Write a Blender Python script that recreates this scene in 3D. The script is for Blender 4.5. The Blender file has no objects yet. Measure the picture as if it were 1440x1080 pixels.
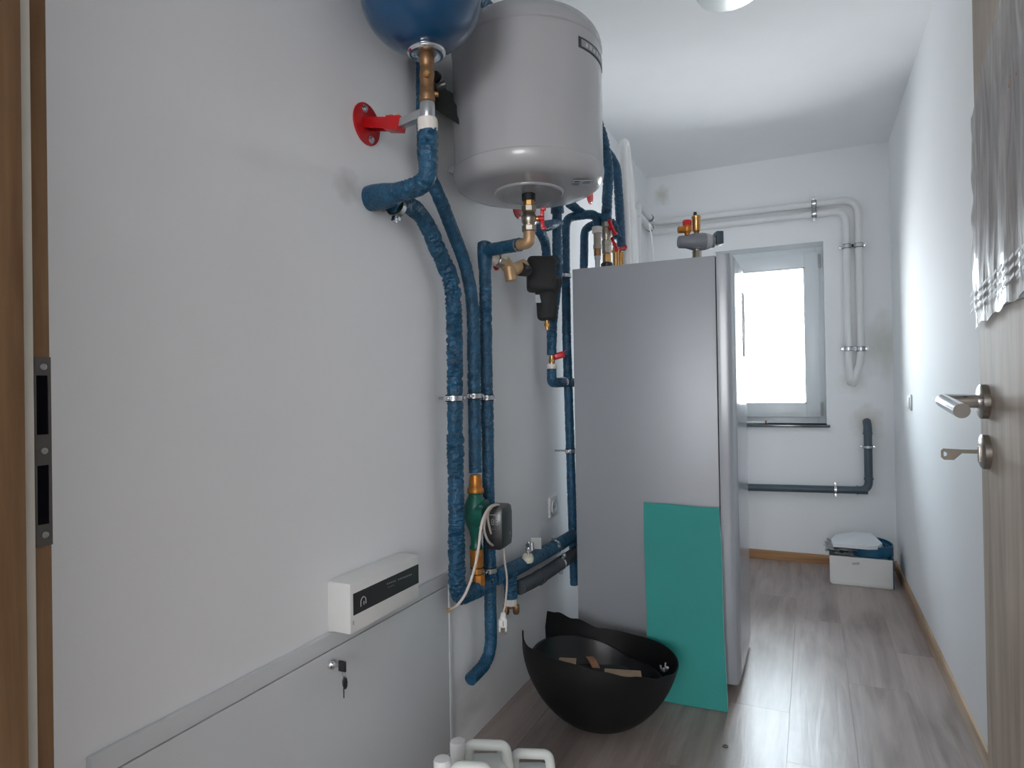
import bpy, bmesh, math, random
from mathutils import Vector, Matrix, noise
random.seed(7)
V = Vector
PI = math.pi
sc = bpy.context.scene
COL = sc.collection

# ------------------------------------------------------------------ camera, world, lights, exposure
EYE = V((0, 0, 1.12))
RT = V((0.9059562, 0.42305427, -0.01638463))
UP = V((0.0176664099, 0.000891301525, 0.99984354))
FW = V((-0.42300268, 0.90610391, 0.00666637))
FPX = 898.47
cam = bpy.data.cameras.new('camera')
cam.sensor_width = 36.0
cam.lens = FPX / 1440 * 36.0
cam.clip_start = 0.01
camo = bpy.data.objects.new('camera', cam)
M = Matrix((RT, UP, -FW)).transposed().to_4x4()
M.translation = EYE
camo.matrix_world = M
COL.objects.link(camo)
sc.camera = camo

world = bpy.data.worlds.new('overcast_sky')
sc.world = world
world.use_nodes = True
wn = world.node_tree
wn.nodes.clear()
wo = wn.nodes.new('ShaderNodeOutputWorld')
wb = wn.nodes.new('ShaderNodeBackground')
wt = wn.nodes.new('ShaderNodeTexCoord')
ws = wn.nodes.new('ShaderNodeSeparateXYZ')
wr = wn.nodes.new('ShaderNodeValToRGB')
wr.color_ramp.elements[0].position = 0.0
wr.color_ramp.elements[0].color = (0.78, 0.82, 0.84, 1)
wr.color_ramp.elements[1].position = 0.62
wr.color_ramp.elements[1].color = (0.79, 0.92, 1.0, 1)
wm = wn.nodes.new('ShaderNodeMapRange')
wm.inputs[1].default_value = -0.15
wm.inputs[2].default_value = 0.6
wn.links.new(wt.outputs['Generated'], ws.inputs[0])
wn.links.new(ws.outputs[2], wm.inputs[0])
wn.links.new(wm.outputs[0], wr.inputs[0])
wn.links.new(wr.outputs[0], wb.inputs[0])
wb.inputs[1].default_value = 33.0
wn.links.new(wb.outputs[0], wo.inputs[0])


def area_light(name, loc, direction, sx, sy, power, color, portal=False):
    l = bpy.data.lights.new(name, 'AREA')
    l.shape = 'RECTANGLE'
    l.size = sx
    l.size_y = sy
    l.energy = power
    l.color = color
    o = bpy.data.objects.new(name, l)
    o.location = loc
    o.rotation_euler = V(direction).to_track_quat('-Z', 'Y').to_euler()
    COL.objects.link(o)
    if portal:
        l.cycles.is_portal = True
    return o


area_light('window_portal', (-0.233, 4.72, 1.43), (0, -1, 0), 0.62, 1.12, 1.0, (1, 1, 1), True)
area_light('hall_fill_light', (0.38, -4.0, 1.5), (0, 1, 0), 1.5, 1.5, 90.0, (0.95, 0.98, 1.0))  # added fill, unseen behind the camera, stands in for adjoining-room light

sc.view_settings.view_transform = 'Standard'
sc.view_settings.look = 'None'
sc.view_settings.exposure = 0.0
sc.view_settings.gamma = 1.0
sc.view_settings.use_curve_mapping = False
try:
    sc.cycles.max_bounces = 14
    sc.cycles.diffuse_bounces = 8
    sc.cycles.caustics_reflective = False
    sc.cycles.sample_clamp_indirect = 40.0
except Exception:
    pass


# ------------------------------------------------------------------ a point of the place from the photo and a known plane
def at(px, py, **k):
    d = RT * ((px - 720) / FPX) - UP * ((py - 540) / FPX) + FW
    (a, v), = k.items()
    if a == 'x': t = v / d.x
    elif a == 'y': t = v / d.y
    elif a == 'z': t = (v - EYE.z) / d.z
    else: t = v
    return EYE + d * t


# ------------------------------------------------------------------ materials
def srgb(r, g, b):
    def c(u):
        u /= 255.0
        return u / 12.92 if u <= 0.04045 else ((u + 0.055) / 1.055) ** 2.4
    return (c(r), c(g), c(b), 1)


MATS = {}


def mat(name, col, rough=0.5, metal=0.0, bump=0.0, bscale=60.0, var=0.0, vscale=6.0, stretch=(1, 1, 1), coat=0.0,
        emit=None, spec=0.5, trans=0.0, objrand=0.0, sss=0.0, bdist=0.002):
    m = bpy.data.materials.new(name)
    m.use_nodes = True
    nt = m.node_tree
    N, L = nt.nodes, nt.links
    b = N['Principled BSDF']
    c = col if len(col) == 4 else (*col, 1)
    b.inputs['Base Color'].default_value = c
    b.inputs['Roughness'].default_value = rough
    b.inputs['Metallic'].default_value = metal
    b.inputs['Specular IOR Level'].default_value = spec
    b.inputs['Coat Weight'].default_value = coat
    b.inputs['Coat Roughness'].default_value = 0.12
    tc = N.new('ShaderNodeTexCoord')
    mp = N.new('ShaderNodeMapping')
    mp.inputs['Scale'].default_value = stretch
    L.new(tc.outputs['Object'], mp.inputs[0])
    if objrand:
        oi = N.new('ShaderNodeObjectInfo')
        vm = N.new('ShaderNodeVectorMath')
        vm.operation = 'SCALE'
        cx = N.new('ShaderNodeCombineXYZ')
        L.new(oi.outputs['Random'], cx.inputs[0])
        L.new(oi.outputs['Random'], cx.inputs[1])
        L.new(cx.outputs[0], vm.inputs[0])
        vm.inputs['Scale'].default_value = objrand
        L.new(vm.outputs[0], mp.inputs['Location'])
    nz = N.new('ShaderNodeTexNoise')
    nz.inputs['Scale'].default_value = vscale
    nz.inputs['Detail'].default_value = 5
    L.new(mp.outputs[0], nz.inputs['Vector'])
    rp = N.new('ShaderNodeValToRGB')
    rp.color_ramp.elements[0].position = 0.3
    rp.color_ramp.elements[1].position = 0.7
    v = var if var else 0.03
    rp.color_ramp.elements[0].color = (*[x * (1 - v) for x in c[:3]], 1)
    rp.color_ramp.elements[1].color = (*[min(1, x * (1 + v)) for x in c[:3]], 1)
    L.new(nz.outputs[0], rp.inputs[0])
    L.new(rp.outputs[0], b.inputs['Base Color'])
    if bump:
        n2 = N.new('ShaderNodeTexNoise')
        n2.inputs['Scale'].default_value = bscale
        n2.inputs['Detail'].default_value = 3
        L.new(mp.outputs[0], n2.inputs['Vector'])
        bp = N.new('ShaderNodeBump')
        bp.inputs['Strength'].default_value = bump
        bp.inputs['Distance'].default_value = bdist
        L.new(n2.outputs[0], bp.inputs['Height'])
        L.new(bp.outputs[0], b.inputs['Normal'])
    if emit:
        b.inputs['Emission Color'].default_value = (*emit[:3], 1)
        b.inputs['Emission Strength'].default_value = emit[3]
    if trans:
        b.inputs['Transmission Weight'].default_value = trans
    MATS[name] = m
    return m


def wood(name, dark, light, axis, rough=0.45, bump=0.15, scale=1.0, objrand=0.0, sheen=None):
    """grain that runs along one axis (0, 1 or 2) of the board"""
    m = bpy.data.materials.new(name)
    m.use_nodes = True
    N, L = m.node_tree.nodes, m.node_tree.links
    b = N['Principled BSDF']
    tc = N.new('ShaderNodeTexCoord')
    mp = N.new('ShaderNodeMapping')
    s = [26 * scale] * 3
    s[axis] = 1.6 * scale
    mp.inputs['Scale'].default_value = s
    L.new(tc.outputs['Object'], mp.inputs[0])
    if objrand:
        oi = N.new('ShaderNodeObjectInfo')
        cx = N.new('ShaderNodeCombineXYZ')
        ml = N.new('ShaderNodeMath')
        ml.operation = 'MULTIPLY'
        ml.inputs[1].default_value = objrand
        L.new(oi.outputs['Random'], ml.inputs[0])
        for i in range(3): L.new(ml.outputs[0], cx.inputs[i])
        L.new(cx.outputs[0], mp.inputs['Location'])
    n1 = N.new('ShaderNodeTexNoise')
    n1.inputs['Scale'].default_value = 1.0
    n1.inputs['Detail'].default_value = 7
    n1.inputs['Roughness'].default_value = 0.65
    n1.inputs['Distortion'].default_value = 0.6
    L.new(mp.outputs[0], n1.inputs['Vector'])
    mp2 = N.new('ShaderNodeMapping')
    s2 = [7 * scale] * 3
    s2[axis] = 1.5 * scale
    mp2.inputs['Scale'].default_value = s2
    L.new(tc.outputs['Object'], mp2.inputs[0])
    n2 = N.new('ShaderNodeTexNoise')
    n2.inputs['Scale'].default_value = 1.0
    n2.inputs['Detail'].default_value = 3
    n2.inputs['Distortion'].default_value = 1.2
    if objrand: L.new(cx.outputs[0], mp2.inputs['Location'])
    L.new(mp2.outputs[0], n2.inputs['Vector'])
    mx = N.new('ShaderNodeMath')
    mx.operation = 'ADD'
    h1 = N.new('ShaderNodeMath'); h1.operation = 'MULTIPLY'; h1.inputs[1].default_value = 0.55
    h2 = N.new('ShaderNodeMath'); h2.operation = 'MULTIPLY'; h2.inputs[1].default_value = 0.45
    L.new(n1.outputs[0], h1.inputs[0])
    L.new(n2.outputs[0], h2.inputs[0])
    L.new(h1.outputs[0], mx.inputs[0])
    L.new(h2.outputs[0], mx.inputs[1])
    rp = N.new('ShaderNodeValToRGB')
    rp.color_ramp.elements[0].position = 0.36
    rp.color_ramp.elements[0].color = dark
    rp.color_ramp.elements[1].position = 0.62
    rp.color_ramp.elements[1].color = light
    L.new(mx.outputs[0], rp.inputs[0])
    L.new(rp.outputs[0], b.inputs['Base Color'])
    b.inputs['Roughness'].default_value = rough
    bp = N.new('ShaderNodeBump')
    bp.inputs['Strength'].default_value = bump
    bp.inputs['Distance'].default_value = 0.001
    L.new(n1.outputs[0], bp.inputs['Height'])
    L.new(bp.outputs[0], b.inputs['Normal'])
    MATS[name] = m
    return m


def stained_wall(name, col, stains):
    """wall paint with damp stains and patches: (centre, radii, colour, strength)"""
    m = mat(name, col, rough=0.75, bump=0.10, bscale=220, var=0.015, vscale=1.5)
    N, L = m.node_tree.nodes, m.node_tree.links
    b = N['Principled BSDF']
    last = b.inputs['Base Color'].links[0].from_socket
    tc = N.new('ShaderNodeTexCoord')
    for (c, r, sc_, st) in stains:
        mp = N.new('ShaderNodeMapping')
        mp.inputs['Scale'].default_value = tuple(1 / x for x in r)
        mp.inputs['Location'].default_value = tuple(-c[i] / r[i] for i in range(3))
        L.new(tc.outputs['Object'], mp.inputs[0])
        nz = N.new('ShaderNodeTexNoise')
        nz.inputs['Scale'].default_value = 1.7
        nz.inputs['Detail'].default_value = 5
        L.new(mp.outputs[0], nz.inputs['Vector'])
        ln = N.new('ShaderNodeVectorMath')
        ln.operation = 'LENGTH'
        L.new(mp.outputs[0], ln.inputs[0])
        ad = N.new('ShaderNodeMath')
        ad.operation = 'ADD'
        L.new(ln.outputs['Value'], ad.inputs[0])
        L.new(nz.outputs[0], ad.inputs[1])
        mr = N.new('ShaderNodeMapRange')
        mr.inputs[1].default_value = 0.7
        mr.inputs[2].default_value = 1.5
        mr.inputs[3].default_value = st
        mr.inputs[4].default_value = 0
        L.new(ad.outputs[0], mr.inputs[0])
        mx = N.new('ShaderNodeMix')
        mx.data_type = 'RGBA'
        L.new(mr.outputs[0], mx.inputs[0])
        L.new(last, mx.inputs[6])
        mx.inputs[7].default_value = sc_
        last = mx.outputs[2]
    L.new(last, b.inputs['Base Color'])
    return m


WALLC = (0.905, 0.915, 0.925, 1)
mat('wall_paint', WALLC, rough=0.75, bump=0.10, bscale=220, var=0.015, vscale=1.5)
mat('ceiling_paint', (0.88, 0.89, 0.90, 1), rough=0.85, bump=0.06, bscale=220, var=0.01)
STAIN = (0.62, 0.60, 0.50, 1)
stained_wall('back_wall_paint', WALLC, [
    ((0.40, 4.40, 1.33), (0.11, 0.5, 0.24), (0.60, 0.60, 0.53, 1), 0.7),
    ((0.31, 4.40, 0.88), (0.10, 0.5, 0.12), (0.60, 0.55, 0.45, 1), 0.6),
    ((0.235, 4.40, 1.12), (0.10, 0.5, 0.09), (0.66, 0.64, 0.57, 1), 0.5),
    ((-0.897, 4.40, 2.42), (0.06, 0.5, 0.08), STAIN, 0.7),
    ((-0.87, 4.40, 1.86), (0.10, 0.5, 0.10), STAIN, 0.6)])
stained_wall('left_wall_paint', WALLC, [
    ((-1.0, 1.23, 1.61), (0.5, 0.06, 0.05), (0.55, 0.54, 0.52, 1), 0.5),
    ((-1.0, 1.55, 1.62), (0.5, 0.05, 0.04), (0.72, 0.60, 0.58, 1), 0.35),
    ((-1.0, 1.76, 0.10), (0.5, 0.16, 0.06), (0.50, 0.49, 0.47, 1), 0.4)])
mat('blue_wrap', (0.012, 0.078, 0.155, 1), rough=0.38, bump=0.9, bscale=110, var=0.35, vscale=45, spec=0.5, bdist=0.006)
mat('grey_foam', (0.055, 0.062, 0.072, 1), rough=0.6, bump=0.1, bscale=200)
mat('brass', (0.52, 0.30, 0.12, 1), rough=0.33, metal=1.0, var=0.15, vscale=30, bump=0.1, bscale=60)
mat('old_brass', (0.30, 0.17, 0.09, 1), rough=0.45, metal=0.8, var=0.3, vscale=40, bump=0.2, bscale=80)
mat('bronze_fitting', (0.55, 0.36, 0.20, 1), rough=0.5, metal=0.6, var=0.15, vscale=30, bump=0.1, bscale=90)
mat('orange_brass', (0.52, 0.20, 0.035, 1), rough=0.4, metal=0.55, var=0.25, vscale=40, bump=0.15, bscale=90)
mat('nickel', (0.42, 0.37, 0.31, 1), rough=0.32, metal=1.0, var=0.1, vscale=30)
mat('steel', (0.58, 0.60, 0.62, 1), rough=0.28, metal=1.0, var=0.1)
mat('chrome', (0.80, 0.81, 0.83, 1), rough=0.12, metal=1.0)
mat('brushed_steel', (0.42, 0.39, 0.35, 1), rough=0.3, metal=1.0, var=0.08, bump=0.15, bscale=20, stretch=(1, 1, 14))
mat('dark_steel', (0.11, 0.105, 0.10, 1), rough=0.5, metal=0.6)
mat('key_steel', (0.20, 0.175, 0.15, 1), rough=0.5, metal=0.7)
mat('dark_bracket', (0.055, 0.06, 0.055, 1), rough=0.5, metal=0.4)
mat('red_paint', (0.50, 0.008, 0.012, 1), rough=0.35, spec=0.5)
mat('red_plastic', (0.62, 0.012, 0.02, 1), rough=0.3)
mat('black_rubber', (0.012, 0.012, 0.013, 1), rough=0.6)
mat('black_plastic', (0.018, 0.019, 0.021, 1), rough=0.32, coat=0.2)
mat('black_shell', (0.006, 0.006, 0.0065, 1), rough=0.55, spec=0.3, bump=0.15, bscale=300)
mat('dark_grey_plastic', (0.05, 0.052, 0.055, 1), rough=0.45)
mat('black_epp', (0.022, 0.023, 0.024, 1), rough=0.75, bump=0.3, bscale=250)
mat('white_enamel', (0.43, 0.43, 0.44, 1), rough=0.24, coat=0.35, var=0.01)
mat('white_plastic', (0.80, 0.80, 0.78, 1), rough=0.35, var=0.02)
mat('socket_plastic', (0.72, 0.73, 0.74, 1), rough=0.35, var=0.02)
mat('white_pvc', (0.80, 0.84, 0.86, 1), rough=0.3, var=0.01)
mat('white_pipe', (0.80, 0.80, 0.80, 1), rough=0.45, bump=0.1, bscale=80)
mat('white_tape', (0.74, 0.69, 0.64, 1), rough=0.5, var=0.08, vscale=60)
mat('cream_tape', (0.72, 0.70, 0.55, 1), rough=0.5, var=0.08, vscale=60)
mat('beige_cable', (0.66, 0.58, 0.52, 1), rough=0.45)
mat('grey_cabinet', (0.37, 0.385, 0.41, 1), rough=0.38, metal=0.15, var=0.01, bump=0.04, bscale=300)
mat('light_cabinet', (0.33, 0.35, 0.385, 1), rough=0.22, coat=0.4, var=0.01)
mat('gloss_white', (0.75, 0.76, 0.79, 1), rough=0.10, coat=0.8, var=0.01)
mat('manifold_paint', (0.71, 0.73, 0.745, 1), rough=0.34, var=0.02, vscale=3)
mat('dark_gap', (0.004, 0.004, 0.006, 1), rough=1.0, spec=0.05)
mat('teal_foam', (0.012, 0.29, 0.26, 1), rough=0.6, bump=0.25, bscale=160, var=0.06, vscale=5)
mat('teal_foam_edge', (0.50, 0.80, 0.80, 1), rough=0.6, bump=0.3, bscale=200, var=0.1)
mat('green_casing', (0.004, 0.115, 0.082, 1), rough=0.4, coat=0.2, var=0.1)
mat('vessel_blue', (0.006, 0.062, 0.155, 1), rough=0.22, coat=0.5, var=0.04)
mat('drain_grey', (0.07, 0.10, 0.125, 1), rough=0.4, var=0.05)
mat('dark_stone', (0.055, 0.085, 0.10, 1), rough=0.15, coat=0.4, var=0.1, vscale=40)
mat('seal_grey', (0.55, 0.53, 0.47, 1), rough=0.5)
mat('tan_leather', (0.42, 0.20, 0.10, 1), rough=0.5, var=0.12, vscale=30)
mat('cardboard', (0.52, 0.36, 0.24, 1), rough=0.8, var=0.1, vscale=20)
mat('grey_foil', (0.34, 0.36, 0.38, 1), rough=0.3, metal=0.35, var=0.15, vscale=30)
mat('polystyrene', (0.82, 0.84, 0.87, 1), rough=0.8, bump=0.2, bscale=90)
mat('blue_hose', (0.018, 0.115, 0.22, 1), rough=0.35, var=0.12, vscale=20)
mat('sticker_grey', (0.50, 0.53, 0.57, 1), rough=0.5)
mat('ink', (0.04, 0.045, 0.05, 1), rough=0.6)
mat('grey_ink', (0.30, 0.31, 0.33, 1), rough=0.6)
mat('pale_mark', (0.55, 0.56, 0.58, 1), rough=0.5)
mat('lamp_glass', (0.80, 0.85, 0.84, 1), rough=0.25, coat=0.3)
mat('can_plastic', (0.70, 0.73, 0.70, 1), rough=0.35, var=0.03, bump=0.06, bscale=40)
mat('cap_plastic', (0.76, 0.76, 0.75, 1), rough=0.35)
mat('grey_valve', (0.20, 0.21, 0.235, 1), rough=0.4)
mat('grey_ring', (0.42, 0.43, 0.43, 1), rough=0.4)
mat('blue_grey_cap', (0.045, 0.075, 0.09, 1), rough=0.4)
mat('render_plaster', (0.72, 0.70, 0.66, 1), rough=0.9, bump=0.2, bscale=60)
wood('floor_laminate', (0.25, 0.195, 0.172, 1), (0.44, 0.365, 0.335, 1), 1, rough=0.34, bump=1.0, objrand=37.0, scale=0.9)
wood('oak_frame', srgb(92, 66, 44), srgb(132, 104, 76), 2, rough=0.7)
wood('oak_door', srgb(160, 145, 130), srgb(200, 187, 172), 2, rough=0.62, scale=1.3)
MATS['oak_door'].node_tree.nodes['Principled BSDF'].inputs['Specular IOR Level'].default_value = 0.25
MATS['oak_frame'].node_tree.nodes['Principled BSDF'].inputs['Specular IOR Level'].default_value = 0.2
wood('oak_skirting', srgb(146, 116, 88), srgb(192, 162, 130), 1, rough=0.4)
wood('oak_skirting_back', srgb(140, 98, 62), srgb(190, 145, 100), 0, rough=0.4)

# window glass: clear, with a reflecting surface
g = bpy.data.materials.new('window_glass')
g.use_nodes = True
N, L = g.node_tree.nodes, g.node_tree.links
N.clear()
o_ = N.new('ShaderNodeOutputMaterial')
tr = N.new('ShaderNodeBsdfTransparent')
gl = N.new('ShaderNodeBsdfGlossy')
gl.inputs['Roughness'].default_value = 0.02
fr = N.new('ShaderNodeFresnel')
fr.inputs[0].default_value = 1.45
mxs = N.new('ShaderNodeMixShader')
L.new(fr.outputs[0], mxs.inputs[0])
L.new(tr.outputs[0], mxs.inputs[1])
L.new(gl.outputs[0], mxs.inputs[2])
L.new(mxs.outputs[0], o_.inputs[0])
MATS['window_glass'] = g

# thin wrapping film: partly see-through
g = bpy.data.materials.new('plastic_film')
g.use_nodes = True
N, L = g.node_tree.nodes, g.node_tree.links
b_ = N['Principled BSDF']
b_.inputs['Base Color'].default_value = (0.52, 0.49, 0.47, 1)
b_.inputs['Roughness'].default_value = 0.42
b_.inputs['Coat Weight'].default_value = 0.15
tc_ = N.new('ShaderNodeTexCoord')
mp_ = N.new('ShaderNodeMapping')
mp_.inputs['Scale'].default_value = (1, 30, 5)
nz_ = N.new('ShaderNodeTexNoise')
nz_.inputs['Scale'].default_value = 1.3
nz_.inputs['Detail'].default_value = 4
nz_.inputs['Distortion'].default_value = 1.0
L.new(tc_.outputs['Object'], mp_.inputs[0])
L.new(mp_.outputs[0], nz_.inputs['Vector'])
rp_ = N.new('ShaderNodeValToRGB')
rp_.color_ramp.elements[0].position = 0.35
rp_.color_ramp.elements[0].color = (0.45, 0.45, 0.45, 1)
rp_.color_ramp.elements[1].position = 0.7
rp_.color_ramp.elements[1].color = (0.85, 0.85, 0.85, 1)
L.new(nz_.outputs[0], rp_.inputs[0])
L.new(rp_.outputs[0], b_.inputs['Alpha'])
bp_ = N.new('ShaderNodeBump')
bp_.inputs['Strength'].default_value = 0.6
bp_.inputs['Distance'].default_value = 0.004
L.new(nz_.outputs[0], bp_.inputs['Height'])
L.new(bp_.outputs[0], b_.inputs['Normal'])
MATS['plastic_film'] = g


# ------------------------------------------------------------------ mesh builder
def frame_of(d):
    d = V(d).normalized()
    a = V((0, 0, 1)) if abs(d.z) < 0.9 else V((1, 0, 0))
    u = d.cross(a).normalized()
    return u, d.cross(u).normalized(), d


class MB:
    def __init__(self):
        self.v, self.f = [], []

    def add(self, vs, fs):
        n = len(self.v)
        self.v += [V(p) for p in vs]
        self.f += [tuple(i + n for i in f) for f in fs]
        return self

    def box(self, a, b, bev=0.0):
        x0, y0, z0 = (min(a[i], b[i]) for i in range(3))
        x1, y1, z1 = (max(a[i], b[i]) for i in range(3))
        return self.obox(V(((x0 + x1) / 2, (y0 + y1) / 2, (z0 + z1) / 2)), (x1 - x0, y1 - y0, z1 - z0),
                         V((1, 0, 0)), V((0, 1, 0)), bev)

    def obox(self, c, size, ux, uy, bev=0.0, seg=2):
        bm = bmesh.new()
        bmesh.ops.create_cube(bm, size=1)
        for v in bm.verts: v.co = V((v.co.x * size[0], v.co.y * size[1], v.co.z * size[2]))
        if bev:
            bmesh.ops.bevel(bm, geom=bm.edges[:], offset=min(bev, min(size) * 0.49), segments=seg, affect='EDGES', profile=0.6)
        ux = V(ux).normalized()
        uz = ux.cross(V(uy)).normalized()
        uy = uz.cross(ux)
        bm.verts.index_update()
        vs = [V(c) + ux * v.co.x + uy * v.co.y + uz * v.co.z for v in bm.verts]
        fs = [tuple(v.index for v in f.verts) for f in bm.faces]
        bm.free()
        return self.add(vs, fs)

    def lathe(self, o, d, prof, seg=24, rot=0.0, sx=1.0, sy=1.0):
        """prof: (radius, height) pairs along d; a zero radius closes the end"""
        u, w, d = frame_of(d)
        o = V(o)
        vs, fs, rings = [], [], []
        for (r, h) in prof:
            if r < 1e-6:
                rings.append([len(vs)])
                vs.append(o + d * h)
            else:
                rings.append(list(range(len(vs), len(vs) + seg)))
                for i in range(seg):
                    a = 2 * PI * i / seg + rot
                    vs.append(o + d * h + u * (math.cos(a) * r * sx) + w * (math.sin(a) * r * sy))
        for a, b in zip(rings, rings[1:]):
            if len(a) == 1 and len(b) == 1: continue
            for i in range(seg):
                j = (i + 1) % seg
                if len(a) == 1: fs.append((a[0], b[i], b[j]))
                elif len(b) == 1: fs.append((a[i], b[0], a[j]))
                else: fs.append((a[i], b[i], b[j], a[j]))
        return self.add(vs, fs)

    def cyl(self, p0, p1, r, r1=None, seg=20, bev=0.0):
        p0, p1 = V(p0), V(p1)
        h = (p1 - p0).length
        r1 = r if r1 is None else r1
        if bev:
            prof = [(0, 0), (r - bev, 0), (r, bev), (r1, h - bev), (r1 - bev, h), (0, h)]
        else:
            prof = [(0, 0), (r, 0), (r1, h), (0, h)]
        return self.lathe(p0, p1 - p0, prof, seg)

    def hexn(self, p0, p1, r, seg=6):
        p0, p1 = V(p0), V(p1)
        h = (p1 - p0).length
        b = r * 0.1
        return self.lathe(p0, p1 - p0, [(0, 0), (r * 0.9, 0), (r, b), (r, h - b), (r * 0.9, h), (0, h)], seg)

    def ring(self, c, d, r, t, w, seg=28, arc=2 * PI, start=0.0):
        """flat band round an axis: inner radius r, thickness t, width w along d"""
        u, q, d = frame_of(d)
        c = V(c)
        vs, fs = [], []
        n = seg + 1
        for i in range(n):
            a = start + arc * i / seg
            e = u * math.cos(a) + q * math.sin(a)
            for rr, hh in ((r, -w / 2), (r + t, -w / 2), (r + t, w / 2), (r, w / 2)):
                vs.append(c + e * rr + d * hh)
        for i in range(seg):
            for k in range(4):
                k2 = (k + 1) % 4
                fs.append((i * 4 + k, i * 4 + k2, (i + 1) * 4 + k2, (i + 1) * 4 + k))
        return self.add(vs, fs)

    def sphere(self, c, r, sx=1, sy=1, sz=1, seg=16, rings=9):
        prof = [(r * math.sin(PI * i / rings), -r * math.cos(PI * i / rings) * sz) for i in range(rings + 1)]
        prof[0] = (0, prof[0][1]); prof[-1] = (0, prof[-1][1])
        return self.lathe(c, (0, 0, 1), prof, seg, 0, sx, sy)

    def sweep(self, pts, r, seg=14, step=0.01, rf=None, caps=True, wrap=0.0, seed=0.0):
        P = resample(pts, step)
        if len(P) < 2: return self
        T = []
        for i in range(len(P)):
            T.append((P[min(i + 1, len(P) - 1)] - P[max(i - 1, 0)]).normalized())
        u, w, _ = frame_of(T[0])
        vs, fs = [], []
        s = 0.0
        for i, p in enumerate(P):
            if i:
                s += (P[i] - P[i - 1]).length
                ax = T[i - 1].cross(T[i])
                if ax.length > 1e-7:
                    R = Matrix.Rotation(T[i - 1].angle(T[i]), 3, ax.normalized())
                    u = R @ u
                u = (u - T[i] * u.dot(T[i])).normalized()
                w = T[i].cross(u)
            for k in range(seg):
                a = 2 * PI * k / seg
                rr = r if rf is None else rf(s)
                if wrap:
                    ca, sa = math.cos(a), math.sin(a)
                    n1 = noise.noise(V((ca * 1.1 + seed, sa * 1.1, s / 0.0105)))
                    n2 = noise.noise(V((ca * 0.5 - seed, sa * 0.5 + 7, s / 0.05)))
                    n3 = noise.noise(V((seed * 2, 3.3, s / 0.16)))
                    amp = 0.5 + 1.1 * max(0.0, min(1.0, 0.5 + 1.4 * n3))
                    rr *= 1 + wrap * (amp * (1.5 - 5.2 * abs(n1)) + 1.2 * n2)
                vs.append(p + u * (math.cos(a) * rr) + w * (math.sin(a) * rr))
        for i in range(len(P) - 1):
            for k in range(seg):
                k2 = (k + 1) % seg
                fs.append((i * seg + k, i * seg + k2, (i + 1) * seg + k2, (i + 1) * seg + k))
        if caps:
            n = len(P)
            fs.append(tuple(range(seg))[::-1])
            fs.append(tuple((n - 1) * seg + k for k in range(seg)))
        return self.add(vs, fs)

    def poly(self, pts, thick):
        """flat outline with a thickness vector"""
        n = len(pts)
        t = V(thick)
        vs = [V(p) for p in pts] + [V(p) + t for p in pts]
        fs = [tuple(range(n))[::-1], tuple(range(n, 2 * n))]
        fs += [(i, (i + 1) % n, n + (i + 1) % n, n + i) for i in range(n)]
        return self.add(vs, fs)

    def build(self, name, m, parent=None, smooth=True, **props):
        off = parent_loc(parent)
        me = bpy.data.meshes.new(name)
        me.from_pydata([v - off for v in self.v], [], self.f)
        bm = bmesh.new()
        bm.from_mesh(me)
        bmesh.ops.recalc_face_normals(bm, faces=bm.faces)
        bm.to_mesh(me)
        bm.free()
        me.update()
        if smooth:
            me.polygons.foreach_set('use_smooth', [True] * len(me.polygons))
            try:
                me.set_sharp_from_angle(angle=math.radians(38))
            except Exception:
                pass
        me.materials.append(MATS[m] if isinstance(m, str) else m)
        o = bpy.data.objects.new(name, me)
        COL.objects.link(o)
        if parent is not None: o.parent = parent
        for k, v in props.items(): o[k] = v
        return o


def parent_loc(p):
    off = V((0, 0, 0))
    while p is not None:
        off = off + p.location
        p = p.parent
    return off


def resample(pts, step):
    out = [V(pts[0])]
    for a, b in zip(pts, pts[1:]):
        a, b = V(a), V(b)
        n = max(1, int(round((b - a).length / step)))
        for i in range(1, n + 1): out.append(a.lerp(b, i / n))
    return out


def rounded(pts, r):
    """polyline with its corners rounded"""
    pts = [V(p) for p in pts]
    if not isinstance(r, (list, tuple)): r = [r] * len(pts)
    out = [pts[0]]
    for i in range(1, len(pts) - 1):
        a, b, c = pts[i - 1], pts[i], pts[i + 1]
        k = min(r[i], (a - b).length * 0.49, (c - b).length * 0.49)
        p, q = b + (a - b).normalized() * k, b + (c - b).normalized() * k
        for j in range(9):
            t = j / 8
            out.append(p * (1 - t) ** 2 + b * 2 * t * (1 - t) + q * t * t)
    out.append(pts[-1])
    return out


def spline(pts, n=14):
    pts = [V(p) for p in pts]
    P = [pts[0] * 2 - pts[1]] + pts + [pts[-1] * 2 - pts[-2]]
    out = []
    for i in range(1, len(P) - 2):
        a, b, c, d = P[i - 1:i + 3]
        for j in range(n):
            t = j / n
            out.append(0.5 * ((2 * b) + (c - a) * t + (2 * a - 5 * b + 4 * c - d) * t * t + (3 * b - a - 3 * c + d) * t ** 3))
    out.append(pts[-1])
    return out


def thing(name, label, cat, loc, group=None):
    o = bpy.data.objects.new(name, None)
    o.empty_display_size = 0.05
    o.location = loc
    COL.objects.link(o)
    o['label'] = label
    o['category'] = cat
    if group: o['group'] = group
    return o


def single(o, label, cat, group=None):
    o['label'] = label
    o['category'] = cat
    if group: o['group'] = group
    return o


def struct(name, mb, m, parent=None, smooth=False):
    o = mb.build(name, m, parent, smooth)
    if parent is None: o['kind'] = 'structure'
    return o


def struct_root(name, loc=(0, 0, 0)):
    o = bpy.data.objects.new(name, None)
    o.location = loc
    COL.objects.link(o)
    o['kind'] = 'structure'
    return o


# ================================================================== the room
XL, XR, YB, YF, ZC = -1.0, 0.448, 4.40, 0.435, 2.555
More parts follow.
